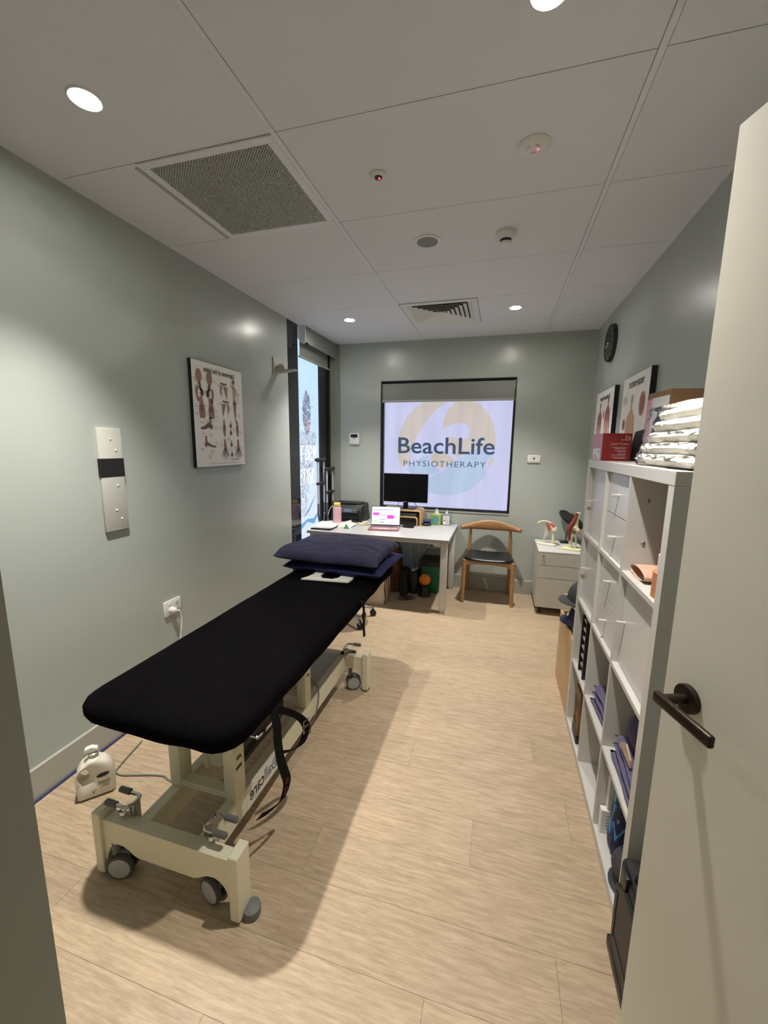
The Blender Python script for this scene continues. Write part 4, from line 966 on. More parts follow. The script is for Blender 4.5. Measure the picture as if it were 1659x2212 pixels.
# monitor
mo = thing('monitor', 'black computer monitor standing on the plywood riser', 'monitor', (-.93, 4.16, DZ+.165))
MB().box((-1.162, 4.10, .942), (-.692, 4.122, 1.240), .004).build('screen_case', BLACK, mo)
MB().box((-1.157, 4.0992, .952), (-.697, 4.1002, 1.235)).build('screen', mat('screen_off', (3,3,4), .28, spec=.25), mo, smooth=0)
MB().box((-1.03, 4.119, .98), (-.83, 4.14, 1.16), .008).build('rear_case', BLACK, mo)
MB().prism([(-.955, .876), (-.905, .876), (-.905, .99), (-.955, .99), (-.955, .93), (-.937, .93), (-.937, .96), (-.923, .96), (-.923, .905), (-.937, .905), (-.937, .93), (-.955, .93)][:4], lambda a, b: (a, 4.14, b), lambda a, b: (a, 4.158, b)).build('stand', BLACK, mo, smooth=0)
MB().box((-1.03, 4.11, DZ+.165), (-.83, 4.23, DZ+.177), .004).build('foot', BLACK, mo)
pl = Plane((-.94, 4.0992, .9445), (1,0,0), (0,0,1), (0,-1,0)); decal([rect(0, 0, .025, .005)], pl, .001).build('badge', GREYL, mo, smooth=0, recalc=False)
for xa, xb in ((-1.005, -1.035), (-.86, -.825)): MB().tube([(xa, 4.13, .96), (xa*.5+xb*.5, 4.19, .925), (xb, 4.22, .885), (xb, 4.27, .868)], .003, 6, smooth=5).build('cable', BLACK, mo)
# right hand group of desk items
kb = thing('keypad', 'small black keyboard lying in front of the riser, right of the laptop', 'keyboard', (-.865, 4.01, DZ))
R = Matrix.Rotation(.05, 3, 'Z')
MB().obox((-.865, 4.005, DZ+.008), (.115, .11, .012), R, .003).build('base', BLACK, kb)
mb = MB()
for i in range(6):
    for j in range(5): mb.obox(V((-.865, 4.005, DZ+.016))+R @ V((-.046+.0184*i, -.04+.02*j, 0)), (.015, .016, .004), R)
o = mb.build('keys', mat('key_black', (26,26,28), .5), kb, smooth=0); o['kind'] = 'stuff'
o = MB().tube([(-.915, 3.95, DZ+.003), (-.88, 3.93, DZ+.003), (-.82, 3.92, DZ+.003), (-.765, 3.945, DZ+.003), (-.745, 3.99, DZ+.003), (-.752, 4.04, DZ+.003)], .0022, 6, smooth=6).build('charging_cable', WHITE, None); tag(o, 'thin white cable looping on the desk right of the laptop', 'cable')
NVY = mat('navy_case', (30,38,96), .5)
o = MB().ell((-.700, 4.15, DZ+.0165), (.050, .040, .0165), 20, 10).build('pouch', BLACK, None); tag(o, 'black oval case lying under the navy case', 'case')
o = MB().box((-.738, 4.125, DZ+.0335), (-.66, 4.185, DZ+.062), .010, 3).build('pouch', NVY, None); tag(o, 'navy soft case lying on the black oval case', 'case')
ti = thing('tissue_box', 'lime green tissue box with a blue circle on the desk', 'tissue box', (-.617, 4.255, DZ))
MB().box((-.668, 4.205, DZ), (-.566, 4.305, DZ+.108), .002, 1).build('carton', mat('carton_lime', (166,194,84), .55), ti)
pl = Plane((-.617, 4.205, DZ+.052), (1,0,0), (0,0,1), (0,-1,0)); decal([oval(0, 0, .037, .043, 28)], pl, .0012).build('blue_circle', mat('print_turquoise', (108,172,186), .55), ti, smooth=0, recalc=False)
mb = MB()
def tf(u, v):
    a = u*2*PI; r = .030*(1-v)+.010*v*abs(math.sin(a*2.5)); return (-.617+r*math.cos(a)*1.1, 4.255+r*math.sin(a)*.7, DZ+.109+v*.045*(1+.4*math.sin(a*3)))
mb.grid(tf, 24, 6, True); mb.build('tissue', PAPER, ti, 60)
sa = thing('sanitiser_bottle', 'clear square pump bottle with a white label beside the tissue box', 'bottle', (-.508, 4.255, DZ))
CLR = mat('clear_bottle', (170,188,192), .15, trans=.6, spec=.5)
MB().box((-.554, 4.228, DZ), (-.462, 4.282, DZ+.118), .012, 3).build('body', CLR, sa)
MB().lathe([(.016, .118), (.016, .130), (.009, .134), (.006, .150)], (-.508, 4.255, DZ), seg=16).build('pump', mat('pump_clear', (214,214,210), .35), sa)
MB().prism([(-.014,.150),(.014,.150),(.010,.160),(-.030,.156),(-.030,.151)], lambda a, b: (-.508+a*.5, 4.249+a, DZ+b), lambda a, b: (-.502+a*.5, 4.261+a, DZ+b)).build('pump_head', MATS['pump_clear'], sa)
pl = Plane((-.508, 4.228, DZ+.053), (1,0,0), (0,0,1), (0,-1,0)); decal([rect(-.034, -.046, .068, .092)], pl, .0008).build('label', PAPER, sa, smooth=0, recalc=False)
decal([[(-.018,-.012),(-.008,-.002),(-.018,.008),(-.028,-.002)]], pl, .0014).build('hazard_diamond', mat('print_crimson', (160,40,70), .6), sa, smooth=0, recalc=False)
decal([rect(-.026, .030-.007*k, .05-.008*(k % 2), .002) for k in range(3)]+[rect(-.004, .002-.007*k, .032, .002) for k in range(6)], pl, .0014).build('label_print', INKG, sa, smooth=0, recalc=False)

# ------------------------------------------------------------------ crutches in the window corner
def crutch(label, xa, ya, xb, yb, ztop, lean):
    t = thing('crutch', label, 'crutch', ((xa+xb)/2, (ya+yb)/2, 0), 'crutches in the corner')
    a, b = V((xa, ya, ztop)), V((xb, yb, ztop)); m = (a+b)/2
    d = (b-a); e = d*.18
    MB().tube([a-e*.2, a+e*.6+V((0,0,.004)), m-V((0,0,.004)), b-e*.6+V((0,0,.004)), b+e*.2], [.014, .021, .021, .021, .014], 12, smooth=3).build('underarm_pad', mat('crutch_foam', (40,38,36), .8), t)
    foot = V((m.x-.002, m.y+lean, .03)); low = V((m.x, m.y+lean*.6, .50))
    for p in (a+d*.16, b-d*.16):
        q = V((p.x, p.y+(low.y-m.y)*.4, .80)); r = low+(p-m)*.30
        MB().tube([p, q, r], .0095, 10).build('side_tube', mat('crutch_silver', (176,180,184), .4), t)
        MB().tube([q+V((0,0,.10)), q+V((0,0,-.02)), r+V((0,0,.08))], .0115, 10).build('lower_sleeve', mat('crutch_grey', (84,86,92), .5), t)
    zg = ztop-.25; k = .25/(ztop-.8)*.4*(low.y-m.y)
    MB().tube([a+d*.10+V((0, k, -.25)), b-d*.10+V((0, k, -.25))], .0155, 12).build('hand_grip', mat('crutch_foam', (40,38,36), .8), t)
    MB().cyl(low+V((0,0,.12)), foot, .011, 12).build('shaft', mat('crutch_silver', (176,180,184), .4), t)
    MB().cyl((foot.x, foot.y, 0), foot+V((0,0,.03)), .021, 14, .016).build('rubber_tip', GREYR, t)
crutch('taller crutch with a black pad, leaning in the window corner', -1.842, 3.90, -1.838, 4.12, 1.365, .02)
crutch('shorter crutch with a black pad, nearest the back wall corner', -1.799, 4.04, -1.795, 4.26, 1.262, .0)

# ------------------------------------------------------------------ under the desk
CB = mat('canvas_cream', (222,206,184), .85, bump=(300, .4)); LEA = mat('leather_brown', (112,72,44), .6, var=(9, .25))
ba = thing('tote_bag', 'cream canvas bag with brown leather bands on the floor under the desk', 'bag', (-1.13, 3.70, 0))
def bagf(x0, x1, y0, y1, h, tp, seed, amp=.012):
    cx, cy, hx, hy = (x0+x1)/2, (y0+y1)/2, (x1-x0)/2, (y1-y0)/2
    def f(u, v):
        a = u*2*PI; k = max(abs(math.cos(a)), abs(math.sin(a))); q = (abs(math.cos(a))**5+abs(math.sin(a))**5)**(-1/5)
        s = (1-tp*v)*(.94+.06*min(1, v*8)) if v < .9 else (1-tp*v)*(1-(v-.9)*2.2)
        z = h*min(v/.93, 1)+.01*max(0, v-.9)
        n = amp*nz((math.cos(a)*2, math.sin(a)*2, v*3), 1, seed)
        return (cx+math.cos(a)*q*(hx-.006)*s+n, cy+math.sin(a)*q*(hy-.006)*s+n, z+amp*.6*nz((math.cos(a)*2, v*2, 3), 1, seed)*v)
    return f
f = bagf(-1.27, -.985, 3.56, 3.85, .31, .12, 2); mb = MB().grid(f, 48, 14, True); mb.face([f(k/24, 1) for k in range(24)]); mb.build('body', CB, ba, 60)
for u0 in (.905, .965, .03):
    MB().grid(lambda u, v: V(f(u0+u*.022, v*.9))+V((.004 if u0 < .2 or u0 > .95 else .002, -.004, 0)), 3, 12).build('leather_band', LEA, ba, 60)
for s in (-.06, .06): MB().tube([(-1.13+s, 3.60, .30), (-1.13+s, 3.64, .37), (-1.13+s, 3.74, .385), (-1.13+s, 3.80, .31)], .006, 8, smooth=5).build('carry_handle', LEA, ba)
bb = thing('handbag', 'brown suede bag slumped against the back wall under the desk', 'bag', (-1.03, 4.06, 0))
f2 = bagf(-1.17, -.925, 3.95, 4.18, .50, .34, 5, .03); mb = MB().grid(f2, 40, 16, True); mb.face([f2(k/20, 1) for k in range(20)]); mb.build('body', mat('suede_brown', (92,58,32), .9, var=(12, .4)), bb, 60)
MB().tube([(-1.10, 4.02, .47), (-1.08, 4.02, .56), (-1.0, 4.03, .56), (-.985, 4.04, .46)], .007, 8, smooth=6).build('carry_handle', LEA, bb)
o = MB(); f3 = bagf(-.93, -.835, 3.86, 4.10, .26, .2, 9, .02); o.grid(f3, 36, 12, True); o.face([f3(k/18, 1) for k in range(18)]); o = o.build('backpack', BLACKM, None, 60); tag(o, 'black soft bag on the floor right of the brown suede bag', 'bag')
bx = thing('power_board_box', 'black equipment box on the floor under the desk', 'box', (-.79, 4.08, 0))
MB().box((-.826, 3.97, 0), (-.752, 4.20, .235), .006).build('case', BLACK, bx); MB().box((-.812, 3.9685, .03), (-.766, 3.971, .12)).build('front_panel', mat('equip_panel', (40,40,42), .35), bx, smooth=0)
o = MB().cyl((-.80, 3.985, .252), (-.766, 4.10, .252), .0165, 14).build('massage_roller', GREYL, None); tag(o, 'small grey roller lying on the black equipment box', 'roller')
bi = thing('waste_bin', 'green bin with a black liner under the desk', 'bin', (-.63, 4.10, 0))
GRN = mat('bin_green', (20,104,66), .5)
def binring(z, w, d): return [(-.63+sx*w, 4.14+sy*d, z) for sx, sy in ((-1,-1),(1,-1),(1,1),(-1,1))]
MB().hexa(binring(0, .085, .085)+binring(.30, .10, .10), .012, 2).build('body', GRN, bi)
MB().hexa(binring(.285, .104, .104)+binring(.365, .100, .100), .014, 2).build('liner', mat('bin_liner', (10,10,11), .45, bump=(40, .6)), bi)
og = MB()
og.ell((-.672, 3.965, .170), .056, 28, 20, lambda p: p*(1+.10*abs(math.sin(4*math.atan2(p.y, p.x)))+.05*nz(p, 6)))
o = og.build('massage_ball', mat('orange_rubber', (226,128,24), .5), None, 50); tag(o, 'orange knobbly ball on a black stand in front of the green bin', 'ball')
o = MB().lathe([(.062, 0), (.066, .006), (.060, .03), (.040, .06), (.036, .10), (.048, .118), (.046, .121), (.03, .116), (0, .114)], (-.672, 3.965, 0), seg=24).build('ball_stand', BLACK, None); tag(o, 'black round stand under the orange knobbly ball', 'stand')
mb = MB()
for k in range(3): mb.tube([V((-.86+.03*k, 3.80+.01*k, .006+.006*k))+V((.055*math.cos(t), .04*math.sin(t), .002*math.sin(3*t))) for t in [2*PI*i/20 for i in range(20)]], .0035, 6, closed=True)
o = mb.build('coiled_cable', BLACK, None); tag(o, 'black cable coiled on the floor under the desk', 'cable')
for k, (P, m, lb) in enumerate((([(-.93, 4.305, DZ-.034), (-.91, 4.305, .45), (-.885, 4.30, .24), (-.87, 4.28, .02)], WHITE, 'white cable hanging left of centre behind the desk'), ([(-.80, 4.305, DZ-.034), (-.805, 4.305, .45), (-.815, 4.30, .3), (-.83, 4.28, .02)], WHITE, 'white cable hanging behind the black equipment box'), ([(-1.05, 4.2, DZ-.034), (-1.03, 4.22, .60), (-.99, 4.22, .58), (-.97, 4.2, DZ-.034)], BLACK, 'black cable loop hanging under the desk top'))):
    o = MB().tube(P, .004, 8, smooth=6).build('cable', m, None); tag(o, lb, 'cable')
uo = thing('wall_outlet', 'white outlet low on the back wall under the desk', 'outlet', (-.65, YB, .42))
MB().box((-.712, YB-.012, .415), (-.588, YB, .490), .003).build('plate', WHITE, uo)
o = MB().lathe([(.014, 0), (.014, .02), (.006, .03), (0, .03)], (-.66, YB-.0122, .455), (0,-1,0), 14).build('power_plug', BLACK, None)
tag(o, 'black plug and cord in the outlet under the desk', 'plug')
MB().tube([(-.66, YB-.04, .455), (-.69, YB-.05, .42), (-.75, YB-.06, .34), (-.79, YB-.06, .25), (-.80, YB-.07, .10), (-.80, YB-.08, .008)], .003, 8, smooth=5).build('cord', BLACK, o)
# wheeled stool half hidden behind the treatment table
so = thing('stool', 'black wheeled stool with chrome star base hidden behind the treatment table', 'stool', (-1.24, 3.19, 0))
MB().lathe([(0, .40), (.15, .40), (.165, .41), (.17, .43), (.165, .455), (.14, .465), (0, .468)], (-1.24, 3.19, 0), seg=32).build('seat', BLACK, so)
MB().cyl((-1.24, 3.19, .11), (-1.24, 3.19, .40), .024, 16).build('gas_lift', CHROME, so)
for k in range(5):
    a = -.70+k*2*PI/5; d = V((math.cos(a), math.sin(a), 0)); c = V((-1.24, 3.19, 0))
    MB().tube([c+V((0,0,.115)), c+d*.12+V((0,0,.105)), c+d*.245+V((0,0,.075))], [.018, .015, .011], 10).build('base_arm', CHROME, so)
    q = c+d*.25+V((0,0,.028)); s_ = V((-d.y, d.x, 0))
    o = MB().cyl(q+V((0,0,.02)), q+V((0,0,.05)), .008, 10).build('caster', BLACK, so)
    for sg in (-1, 1): MB().lathe([(.026, 0), (.028, .004), (.026, .014), (0, .015)], q+s_*sg*.004, s_*sg, 18).build('wheel', BLACK, o)

# ------------------------------------------------------------------ elbow chair
ch = thing('side_chair', 'oak elbow chair with a black padded seat against the back wall', 'chair', (-.05, 4.08, 0))
def seatf(top):
    def f(u, v):
        a, b = u*2-1, v*2-1; n = 5
        q = (abs(a)**n+abs(b)**n)**(1/n); m = max(abs(a), abs(b)); s = m/q if q > 1e-6 else 1
        a, b = a*s, b*s
        hw = .242-.038*(b+1)/2*1.0; y = 4.065+b*.180-.012*(1-a*a)*(1 if b < 0 else 0)*abs(b)
        r = 1-min(1, q)**6; e = max(abs(a), abs(b))
        z = (.441+.022*(1-(abs(a)**8+abs(b)**8)/1.0 if (abs(a)**8+abs(b)**8) < 1 else 0)**.5-.010*(1-a*a)*(1-b*b)+.010*abs(a)**2*(1)) if top else .431+.006*a*a
        return (-.05+a*hw, y, z)
    return f
mb = MB().grid(seatf(True), 28, 24).grid(seatf(False), 28, 24)
bm = mb.bm; bmesh.ops.remove_doubles(bm, verts=bm.verts, dist=1e-4)
be = [e for e in bm.edges if e.is_boundary]
bmesh.ops.bridge_loops(bm, edges=be)
mb.build('seat', mat('black_vinyl', (18,18,20), .35), ch, 60)
for s in (-1, 1):
    MB().tube([(-.05+s*.232, 3.905, 0), (-.05+s*.229, 3.908, .25), (-.05+s*.226, 3.912, .432)], [.0165, .0195, .0205], 14).build('leg', OAK, ch)
    MB().tube([(-.05+s*.218, 4.292, 0), (-.05+s*.210, 4.262, .25), (-.05+s*.205, 4.245, .43), (-.05+s*.203, 4.238, .56), (-.05+s*.197, 4.225, .705)], [.016, .019, .021, .018, .013], 14).build('leg', OAK, ch)
    MB().tube([(-.05+s*.224, 3.925, .398), (-.05+s*.206, 4.235, .398)], .015, 10).build('side_rail', OAK, ch)
MB().prism([(-.27, .428), (.17, .428), (.17, .372), (.13, .392), (-.05, .402), (-.23, .392), (-.27, .372)], lambda a, b: (a, 3.902, b), lambda a, b: (a, 3.922, b)).build('front_rail', OAK, ch, smooth=0)
MB().box((-.25, 4.238, .385), (.15, 4.256, .428), .003).build('back_rail', OAK, ch)
mb = MB(); NS, NK = 40, 16; ringsv = []
for i in range(NS+1):
    t = i/NS*2-1; x = -.048+t*.291; yv = 4.262-.125*abs(t)**1.9
    w = (1-abs(t)**1.6) if abs(t) < 1 else 0
    hz = .0195+.033*w**1.2; hy_ = .0185-.004*w; zc = .706+.020*(1-t*t)
    dy = -.125*1.9*abs(t)**.9*(1 if t > 0 else -1)/.291; tn = V((1, dy, 0)).normalized(); n2 = V((-tn.y, tn.x, 0))
    ringsv.append([mb.bm.verts.new(V((x, yv, zc))+n2*hy_*math.cos(2*PI*k/NK)+V((0, 0, hz*math.sin(2*PI*k/NK)))) for k in range(NK)])
for A, B in zip(ringsv, ringsv[1:]):
    for k in range(NK): mb.bm.faces.new((A[k], A[(k+1) % NK], B[(k+1) % NK], B[k]))
mb.bm.faces.new(ringsv[0][::-1]); mb.bm.faces.new(ringsv[-1])
mb.build('crest_rail', mat('oak_crest', (160,118,76), .42, var=(8, .18), stretch=(1, 3, 10)), ch, 50)

# ------------------------------------------------------------------ mobile pedestal and models
pe = thing('drawer_pedestal', 'white metal drawer pedestal on castors in the far right corner', 'cabinet', (.59, 4.05, 0))
qx0, qx1, qy0, qy1 = .388, .790, 3.80, 4.305
MB().box((qx0, qy0+.018, .072), (qx1, qy1, .59)).build('body', LAMP_, pe, smooth=0)
MB().box((qx0-.002, qy0, .588), (qx1+.002, qy1, .602), .002, 1).build('top', LAM, pe)
for z0, z1 in ((.472, .585), (.354, .468), (.075, .350)): d_ = MB().box((qx0+.002, qy0, z0), (qx1-.002, qy0+.018, z1), .0015, 1).build('drawer', LAMP_, pe)
MB().lathe([(.010, 0), (.010, .006), (.008, .009), (0, .009)], (.428, qy0, .563), (0,-1,0), 16).build('lock', CHROME, pe)
for xx, yy in ((.43, 3.86), (.75, 3.86), (.43, 4.26), (.75, 4.26)):
    o = MB().cyl((xx, yy, .05), (xx, yy, .072), .012, 10).build('caster', BLACK, pe)
    for sg in (-1, 1): MB().lathe([(.024, 0), (.025, .004), (.024, .012), (0, .013)], (xx+sg*.004, yy, .025), (sg, 0, 0), 16).build('wheel', BLACK, o)
PZ = .602
# shoulder joint model
sm_ = thing('shoulder_model', 'anatomical shoulder joint model on a white base, left on the pedestal', 'anatomy model', (.48, 4.10, PZ))
R = Matrix.Rotation(-.45, 3, 'Z')
BASEM = mat('model_base', (228,222,204), .4); PINKM = mat('model_pink', (206,142,120), .5)
MB().obox((.485, 4.10, PZ+.007), (.17, .13, .014), R, .003).build('base', BASEM, sm_)
MB().cyl((.532, 4.075, PZ+.014), (.532, 4.075, PZ+.115), .013, 14, .012).build('post', BONE, sm_)
MB().tube([(.532, 4.075, PZ+.10), (.534, 4.075, PZ+.13), (.536, 4.073, PZ+.155), (.532, 4.07, PZ+.178)], [.013, .017, .029, .020], 16, smooth=4).build('humerus', BONE, sm_)
MB().ell((.520, 4.085, PZ+.165), (.028, .026, .027), 18, 12).build('humeral_head', PINKM, sm_)
MB().tube([(.388, 4.10, PZ+.205), (.42, 4.10, PZ+.221), (.46, 4.095, PZ+.226), (.505, 4.085, PZ+.212), (.532, 4.075, PZ+.192)], [.0085, .0075, .007, .008, .007], 12, smooth=4).build('clavicle', BONE, sm_)
MB().prism([(.462, .20), (.50, .19), (.507, .15), (.49, .11), (.463, .055), (.452, .03), (.447, .06), (.455, .12)], lambda a, b: (a, 4.100, PZ+b), lambda a, b: (a, 4.107, PZ+b)).build('scapula', mat('scapula_pale', (216,204,186), .3), sm_, 40)
for P in ([(.465, 4.092, PZ+.215), (.490, 4.084, PZ+.185), (.515, 4.074, PZ+.165)], [(.470, 4.094, PZ+.19), (.495, 4.082, PZ+.165), (.520, 4.072, PZ+.148)], [(.505, 4.08, PZ+.213), (.526, 4.068, PZ+.19), (.54, 4.055, PZ+.165)]):
    MB().tube(P, [.006, .012, .006], 10, smooth=4).build('ligament', mat('ligament_red', (176,92,74), .5), sm_)
# knee joint model
km = thing('knee_model', 'anatomical knee joint model with red muscle, right on the pedestal', 'anatomy model', (.685, 3.96, PZ))
MB().obox((.685, 3.97, PZ+.007), (.165, .14, .014), Matrix.Rotation(-.35, 3, 'Z'), .003).build('base', mat('model_base_yellow', (226,222,176), .4), km)
MB().tube([(.668, 3.965, PZ+.014), (.668, 3.965, PZ+.06), (.668, 3.963, PZ+.11), (.674, 3.962, PZ+.148), (.676, 3.962, PZ+.160)], [.017, .014, .016, .030, .022], 16, smooth=4).build('tibia', BONE, km)
MB().tube([(.706, 3.955, PZ+.014), (.711, 3.955, PZ+.06), (.708, 3.955, PZ+.11), (.700, 3.955, PZ+.140)], [.008, .007, .008, .011], 12, smooth=4).build('fibula', BONE, km)
MB().tube([(.688, 3.96, PZ+.178), (.692, 3.96, PZ+.205), (.698, 3.96, PZ+.235), (.706, 3.96, PZ+.29), (.715, 3.96, PZ+.345)], [.022, .036, .024, .016, .019], 16, smooth=4).build('femur', BONE, km)
MB().ell((.712, 3.94, PZ+.188), (.020, .018, .018), 14, 10).build('femoral_condyle', BONE, km)
MB().tube([(.700, 3.948, PZ+.342), (.688, 3.946, PZ+.29), (.664, 3.944, PZ+.235), (.644, 3.944, PZ+.190), (.650, 3.946, PZ+.13), (.656, 3.95, PZ+.085)], [.012, .017, .021, .020, .014, .007], 14, smooth=4).build('muscle', MUSCLE, km)
MB().ell((.678, 3.945, PZ+.166), (.030, .024, .008), 16, 8).build('meniscus', mat('meniscus_dark', (92,36,34), .4), km)
MB().tube([(.722, 3.94, PZ+.20), (.742, 3.94, PZ+.18), (.735, 3.94, PZ+.155), (.712, 3.945, PZ+.148)], .006, 10, smooth=4).build('ligament', PINKM, km)
# round table mirror seen from behind
mi = thing('table_mirror', 'round black mirror tilted on a thin stand at the back of the pedestal', 'mirror', (.665, 4.235, PZ))
mc = V((.700, 4.215, PZ+.235)); a = V((.72, .1, -.69)).normalized(); cdir = (V((0,0,CAMH))-mc).normalized(); cdir = (cdir-a*cdir.dot(a)).normalized(); p = a.cross(cdir); nrm = (cdir*.40+p*.915).normalized()
MB().lathe([(.128, -.004), (.132, -.002), (.132, .003), (.126, .005), (0, .005)], mc, nrm, 40).build('mirror_head', BLACK, mi)
MB().tube([(.665, 4.235, PZ+.012), (.675, 4.235, PZ+.12), mc], .0045, 8).build('stand_rod', BLACK, mi)
MB().box((.615, 4.185, PZ), (.715, 4.285, PZ+.012), .004).build('foot', BLACK, mi)

# ------------------------------------------------------------------ cube shelf
SX0, SX1, SY0, SY1, SH = .44, .812, 1.215, 2.30, 1.466
T, t_ = .039, .016
cw = (SY1-SY0-2*T-2*t_)/3; chh = (SH-2*T-3*t_)/4
colY = [(SY1-T-(i+1)*cw-i*t_, SY1-T-i*cw-i*t_) for i in range(3)]       # 0 = far end
rowZ = [(SH-T-(i+1)*chh-i*t_, SH-T-i*chh-i*t_) for i in range(4)]       # 0 = top
sh = thing('cube_shelf', 'white cube shelf unit with doors, drawers and open cells along the right wall', 'shelf', (.626, 1.757, 0))
SHM = mat('shelf_white', (204,202,196), .42)
MB().box((SX0, SY0, SH-T), (SX1, SY1, SH), .0015, 1).build('top_panel', SHM, sh); MB().box((SX0, SY0, 0), (SX1, SY1, T), .0015, 1).build('bottom_panel', SHM, sh)
for a, b in ((SY0, SY0+T), (SY1-T, SY1)): MB().box((SX0+.001, a, T), (SX1, b, SH-T)).build('side_panel', SHM, sh, smooth=0)
for i in range(3): z = rowZ[i][0]; MB().box((SX0+.001, SY0+T, z-t_), (SX1, SY1-T, z)).build('shelf_board', SHM, sh, smooth=0)
for i in range(2):
    yv = colY[i][0]
    for j in range(4): MB().box((SX0+.001, yv-t_, rowZ[j][0]), (SX1, yv, rowZ[j][1])).build('divider', SHM, sh, smooth=0)
KN = mat('knob_satin', (238,236,230), .3, metal=.6)
def knob(x, y, z, parent): MB().cyl((x, y, z), (x-.028, y, z), .0058, 12).build('knob', KN, parent)
FX = SX0+.022
def door(c, r, ky, kz=.5):
    y0, y1 = colY[c]; z0, z1 = rowZ[r]
    o = MB().box((FX, y0+.002, z0+.002), (FX+.016, y1-.002, z1-.003), .001, 1).build('door', LAM, sh)
    knob(FX, y0+(y1-y0)*ky, z0+(z1-z0)*kz, o)
    MB().box((FX+.016, y0+.002, z0+.002), (SX1-.02, y0+.010, z1-.003)).build('insert_side', SHM, sh, smooth=0)
door(0, 0, .90); door(0, 1, .90); door(2, 1, .90)
for r in (0, 1):
    y0, y1 = colY[1]; z0, z1 = rowZ[r]; zm = (z0+z1)/2
    for a, b in ((z0+.002, zm-.0015), (zm+.0015, z1-.004)):
        o = MB().box((FX-.006, y0+.002, a), (FX+.010, y1-.002, b), .001, 1).build('drawer', LAM, sh)
        MB().box((FX+.010, y0+.012, a+.008), (SX1-.03, y1-.012, b-.03)).build('drawer_box', SHM, o, smooth=0)
        knob(FX-.006, (y0+y1)/2, (a+b)/2, o)
MB().box((SX1-.006, SY0+T, T), (SX1-.001, SY1-T, SH-T)).build('back_panel', SHM, sh, smooth=0)
for zz in (1.345, 1.195): MB().ell((SX0+.06, colY[2][1], zz), (.007, .004, .007), 12, 6).build('screw', STEEL, sh)
# open cell, top row
y0, y1 = colY[2]; z = rowZ[0][0]
PCH = mat('peach_cloth', (206,164,140), .8)
def pouchf(u, v):
    a = u*2*PI; return (.545+.080*(v-.5)*2+.0*a, 1.495+.072*math.cos(a)*(1-.1*v), z+.020+.019*math.sin(a)*(1+.25*math.sin(v*5)))
mb = MB().grid(pouchf, 28, 10, True); mb.face([pouchf(k/28, 1) for k in range(28)]); o = mb.build('pouch', PCH, None, 60); tag(o, 'peach folded sleeve lying in the open top cell of the cube shelf', 'sleeve')
sc_ = thing('scissors', 'steel scissors lying by the peach sleeve in the open top cell', 'scissors', (.54, 1.40, z))
mb = MB()
for s in (-1, 1):
    mb2 = MB().tube([V((.54, 1.40+s*.022, z+.055))+V((.022*math.cos(t), .015*math.sin(t), .010*math.cos(t))) for t in [2*PI*k/16 for k in range(16)]], .004, 8, closed=True).build('finger_loop', mat('scissor_grip', (60,58,58), .4), sc_)
    MB().prism([(0, 0), (.10, .004), (.105, .0), (.0, -.012)], lambda a, b: (.528-a*.6, 1.385+b*s-.25*a, z+.048-a*.42), lambda a, b: (.528-a*.6, 1.385+b*s-.25*a, z+.0505-a*.42)).build('blade', STEEL, sc_, smooth=0)
TAN = mat('tape_tan', (186,126,84), .6)
o = MB().lathe([(.034, 0), (.046, 0), (.046, .075), (.034, .075), (.034, .0)], (.497, 1.312, z), seg=28).build('tape_roll', TAN, None); tag(o, 'tan roll of strapping tape standing in the open top cell', 'tape roll')
o = MB().lathe([(.010, 0), (.038, 0), (.038, .05), (.010, .05), (.010, 0)], (.500, 1.316, z+.0755), seg=24).build('bandage_roll', mat('bandage_white', (222,218,214), .9, bump=(200, .5)), None); tag(o, 'white bandage roll on top of the tan tape roll', 'bandage')
# third row
z = rowZ[2][0]
def towel(name, label, c, size, layers, m, rot=0, seed=0, group='towels on the cube shelf'):
    R = Matrix.Rotation(rot, 3, 'Z'); mb = MB(); lh = size[2]/layers
    for k in range(layers):
        def f(u, v, s, k=k):
            a, b = u*2-1, v*2-1
            e = (max(0, 1-abs(a)**9)*max(0, 1-abs(b)**7))**.5
            zz = c[2]+lh*(k+.5)+s*(lh*.5)*e*.98
            wob = .005*nz((a*2, b*2, k*3), 1, seed)
            p = R @ V((a*size[0]/2*(1-.02*k)+wob, b*size[1]/2*(1-.015*k)+wob, 0)); return (c[0]+p.x, c[1]+p.y, max(zz+.35*wob*(1 if k else 0), c[2]))
        mb.grid(lambda u, v: f(u, v, 1), 16, 16); mb.grid(lambda u, v: f(u, v, -1), 16, 16)
    # the fold on the front edge joins the layers
    o = mb.build(name, m, None, 60); tag(o, label, 'towel', group); return o
y0, y1 = colY[1]
towel('folded_towel', 'purple towel folded flat in the middle cell of the third row', (.595, (y0+y1)/2-.005, z+.001), (.27, .25, .095), 3, PURPLE, .04, 2)
st2 = thing('wrist_brace', 'black strap brace lying on the purple towel in the middle cell', 'brace', (.62, (y0+y1)/2, z+.097))
MB().tube([(.58, 1.66, z+.112), (.52, 1.65, z+.15), (.49, 1.68, z+.20), (.51, 1.73, z+.225), (.57, 1.75, z+.18), (.61, 1.72, z+.115)], [.014, .02, .022, .02, .02, .014], 12, smooth=5).build('brace_body', BLACKM, st2)
MB().tube([(.62, 1.64, z+.112), (.56, 1.63, z+.19), (.53, 1.64, z+.26), (.56, 1.67, z+.285), (.61, 1.69, z+.24), (.64, 1.67, z+.112)], .018, 12, smooth=5).build('brace_strap', NAVY, st2)
MB().tube([V((.512, 1.66, z+.185))+V((.02*math.cos(t), .022*math.sin(t), .03*math.sin(t))) for t in [2*PI*k/18 for k in range(18)]], .003, 6, closed=True).build('ring', STEEL, st2)
y0, y1 = colY[2]; yc = (y0+y1)/2
towel('folded_towel', 'light purple towel at the bottom of the near cell of the third row', (.60, yc-.01, z+.001), (.29, .255, .10), 3, PURPLE, -.05, 5)
mb = MB()
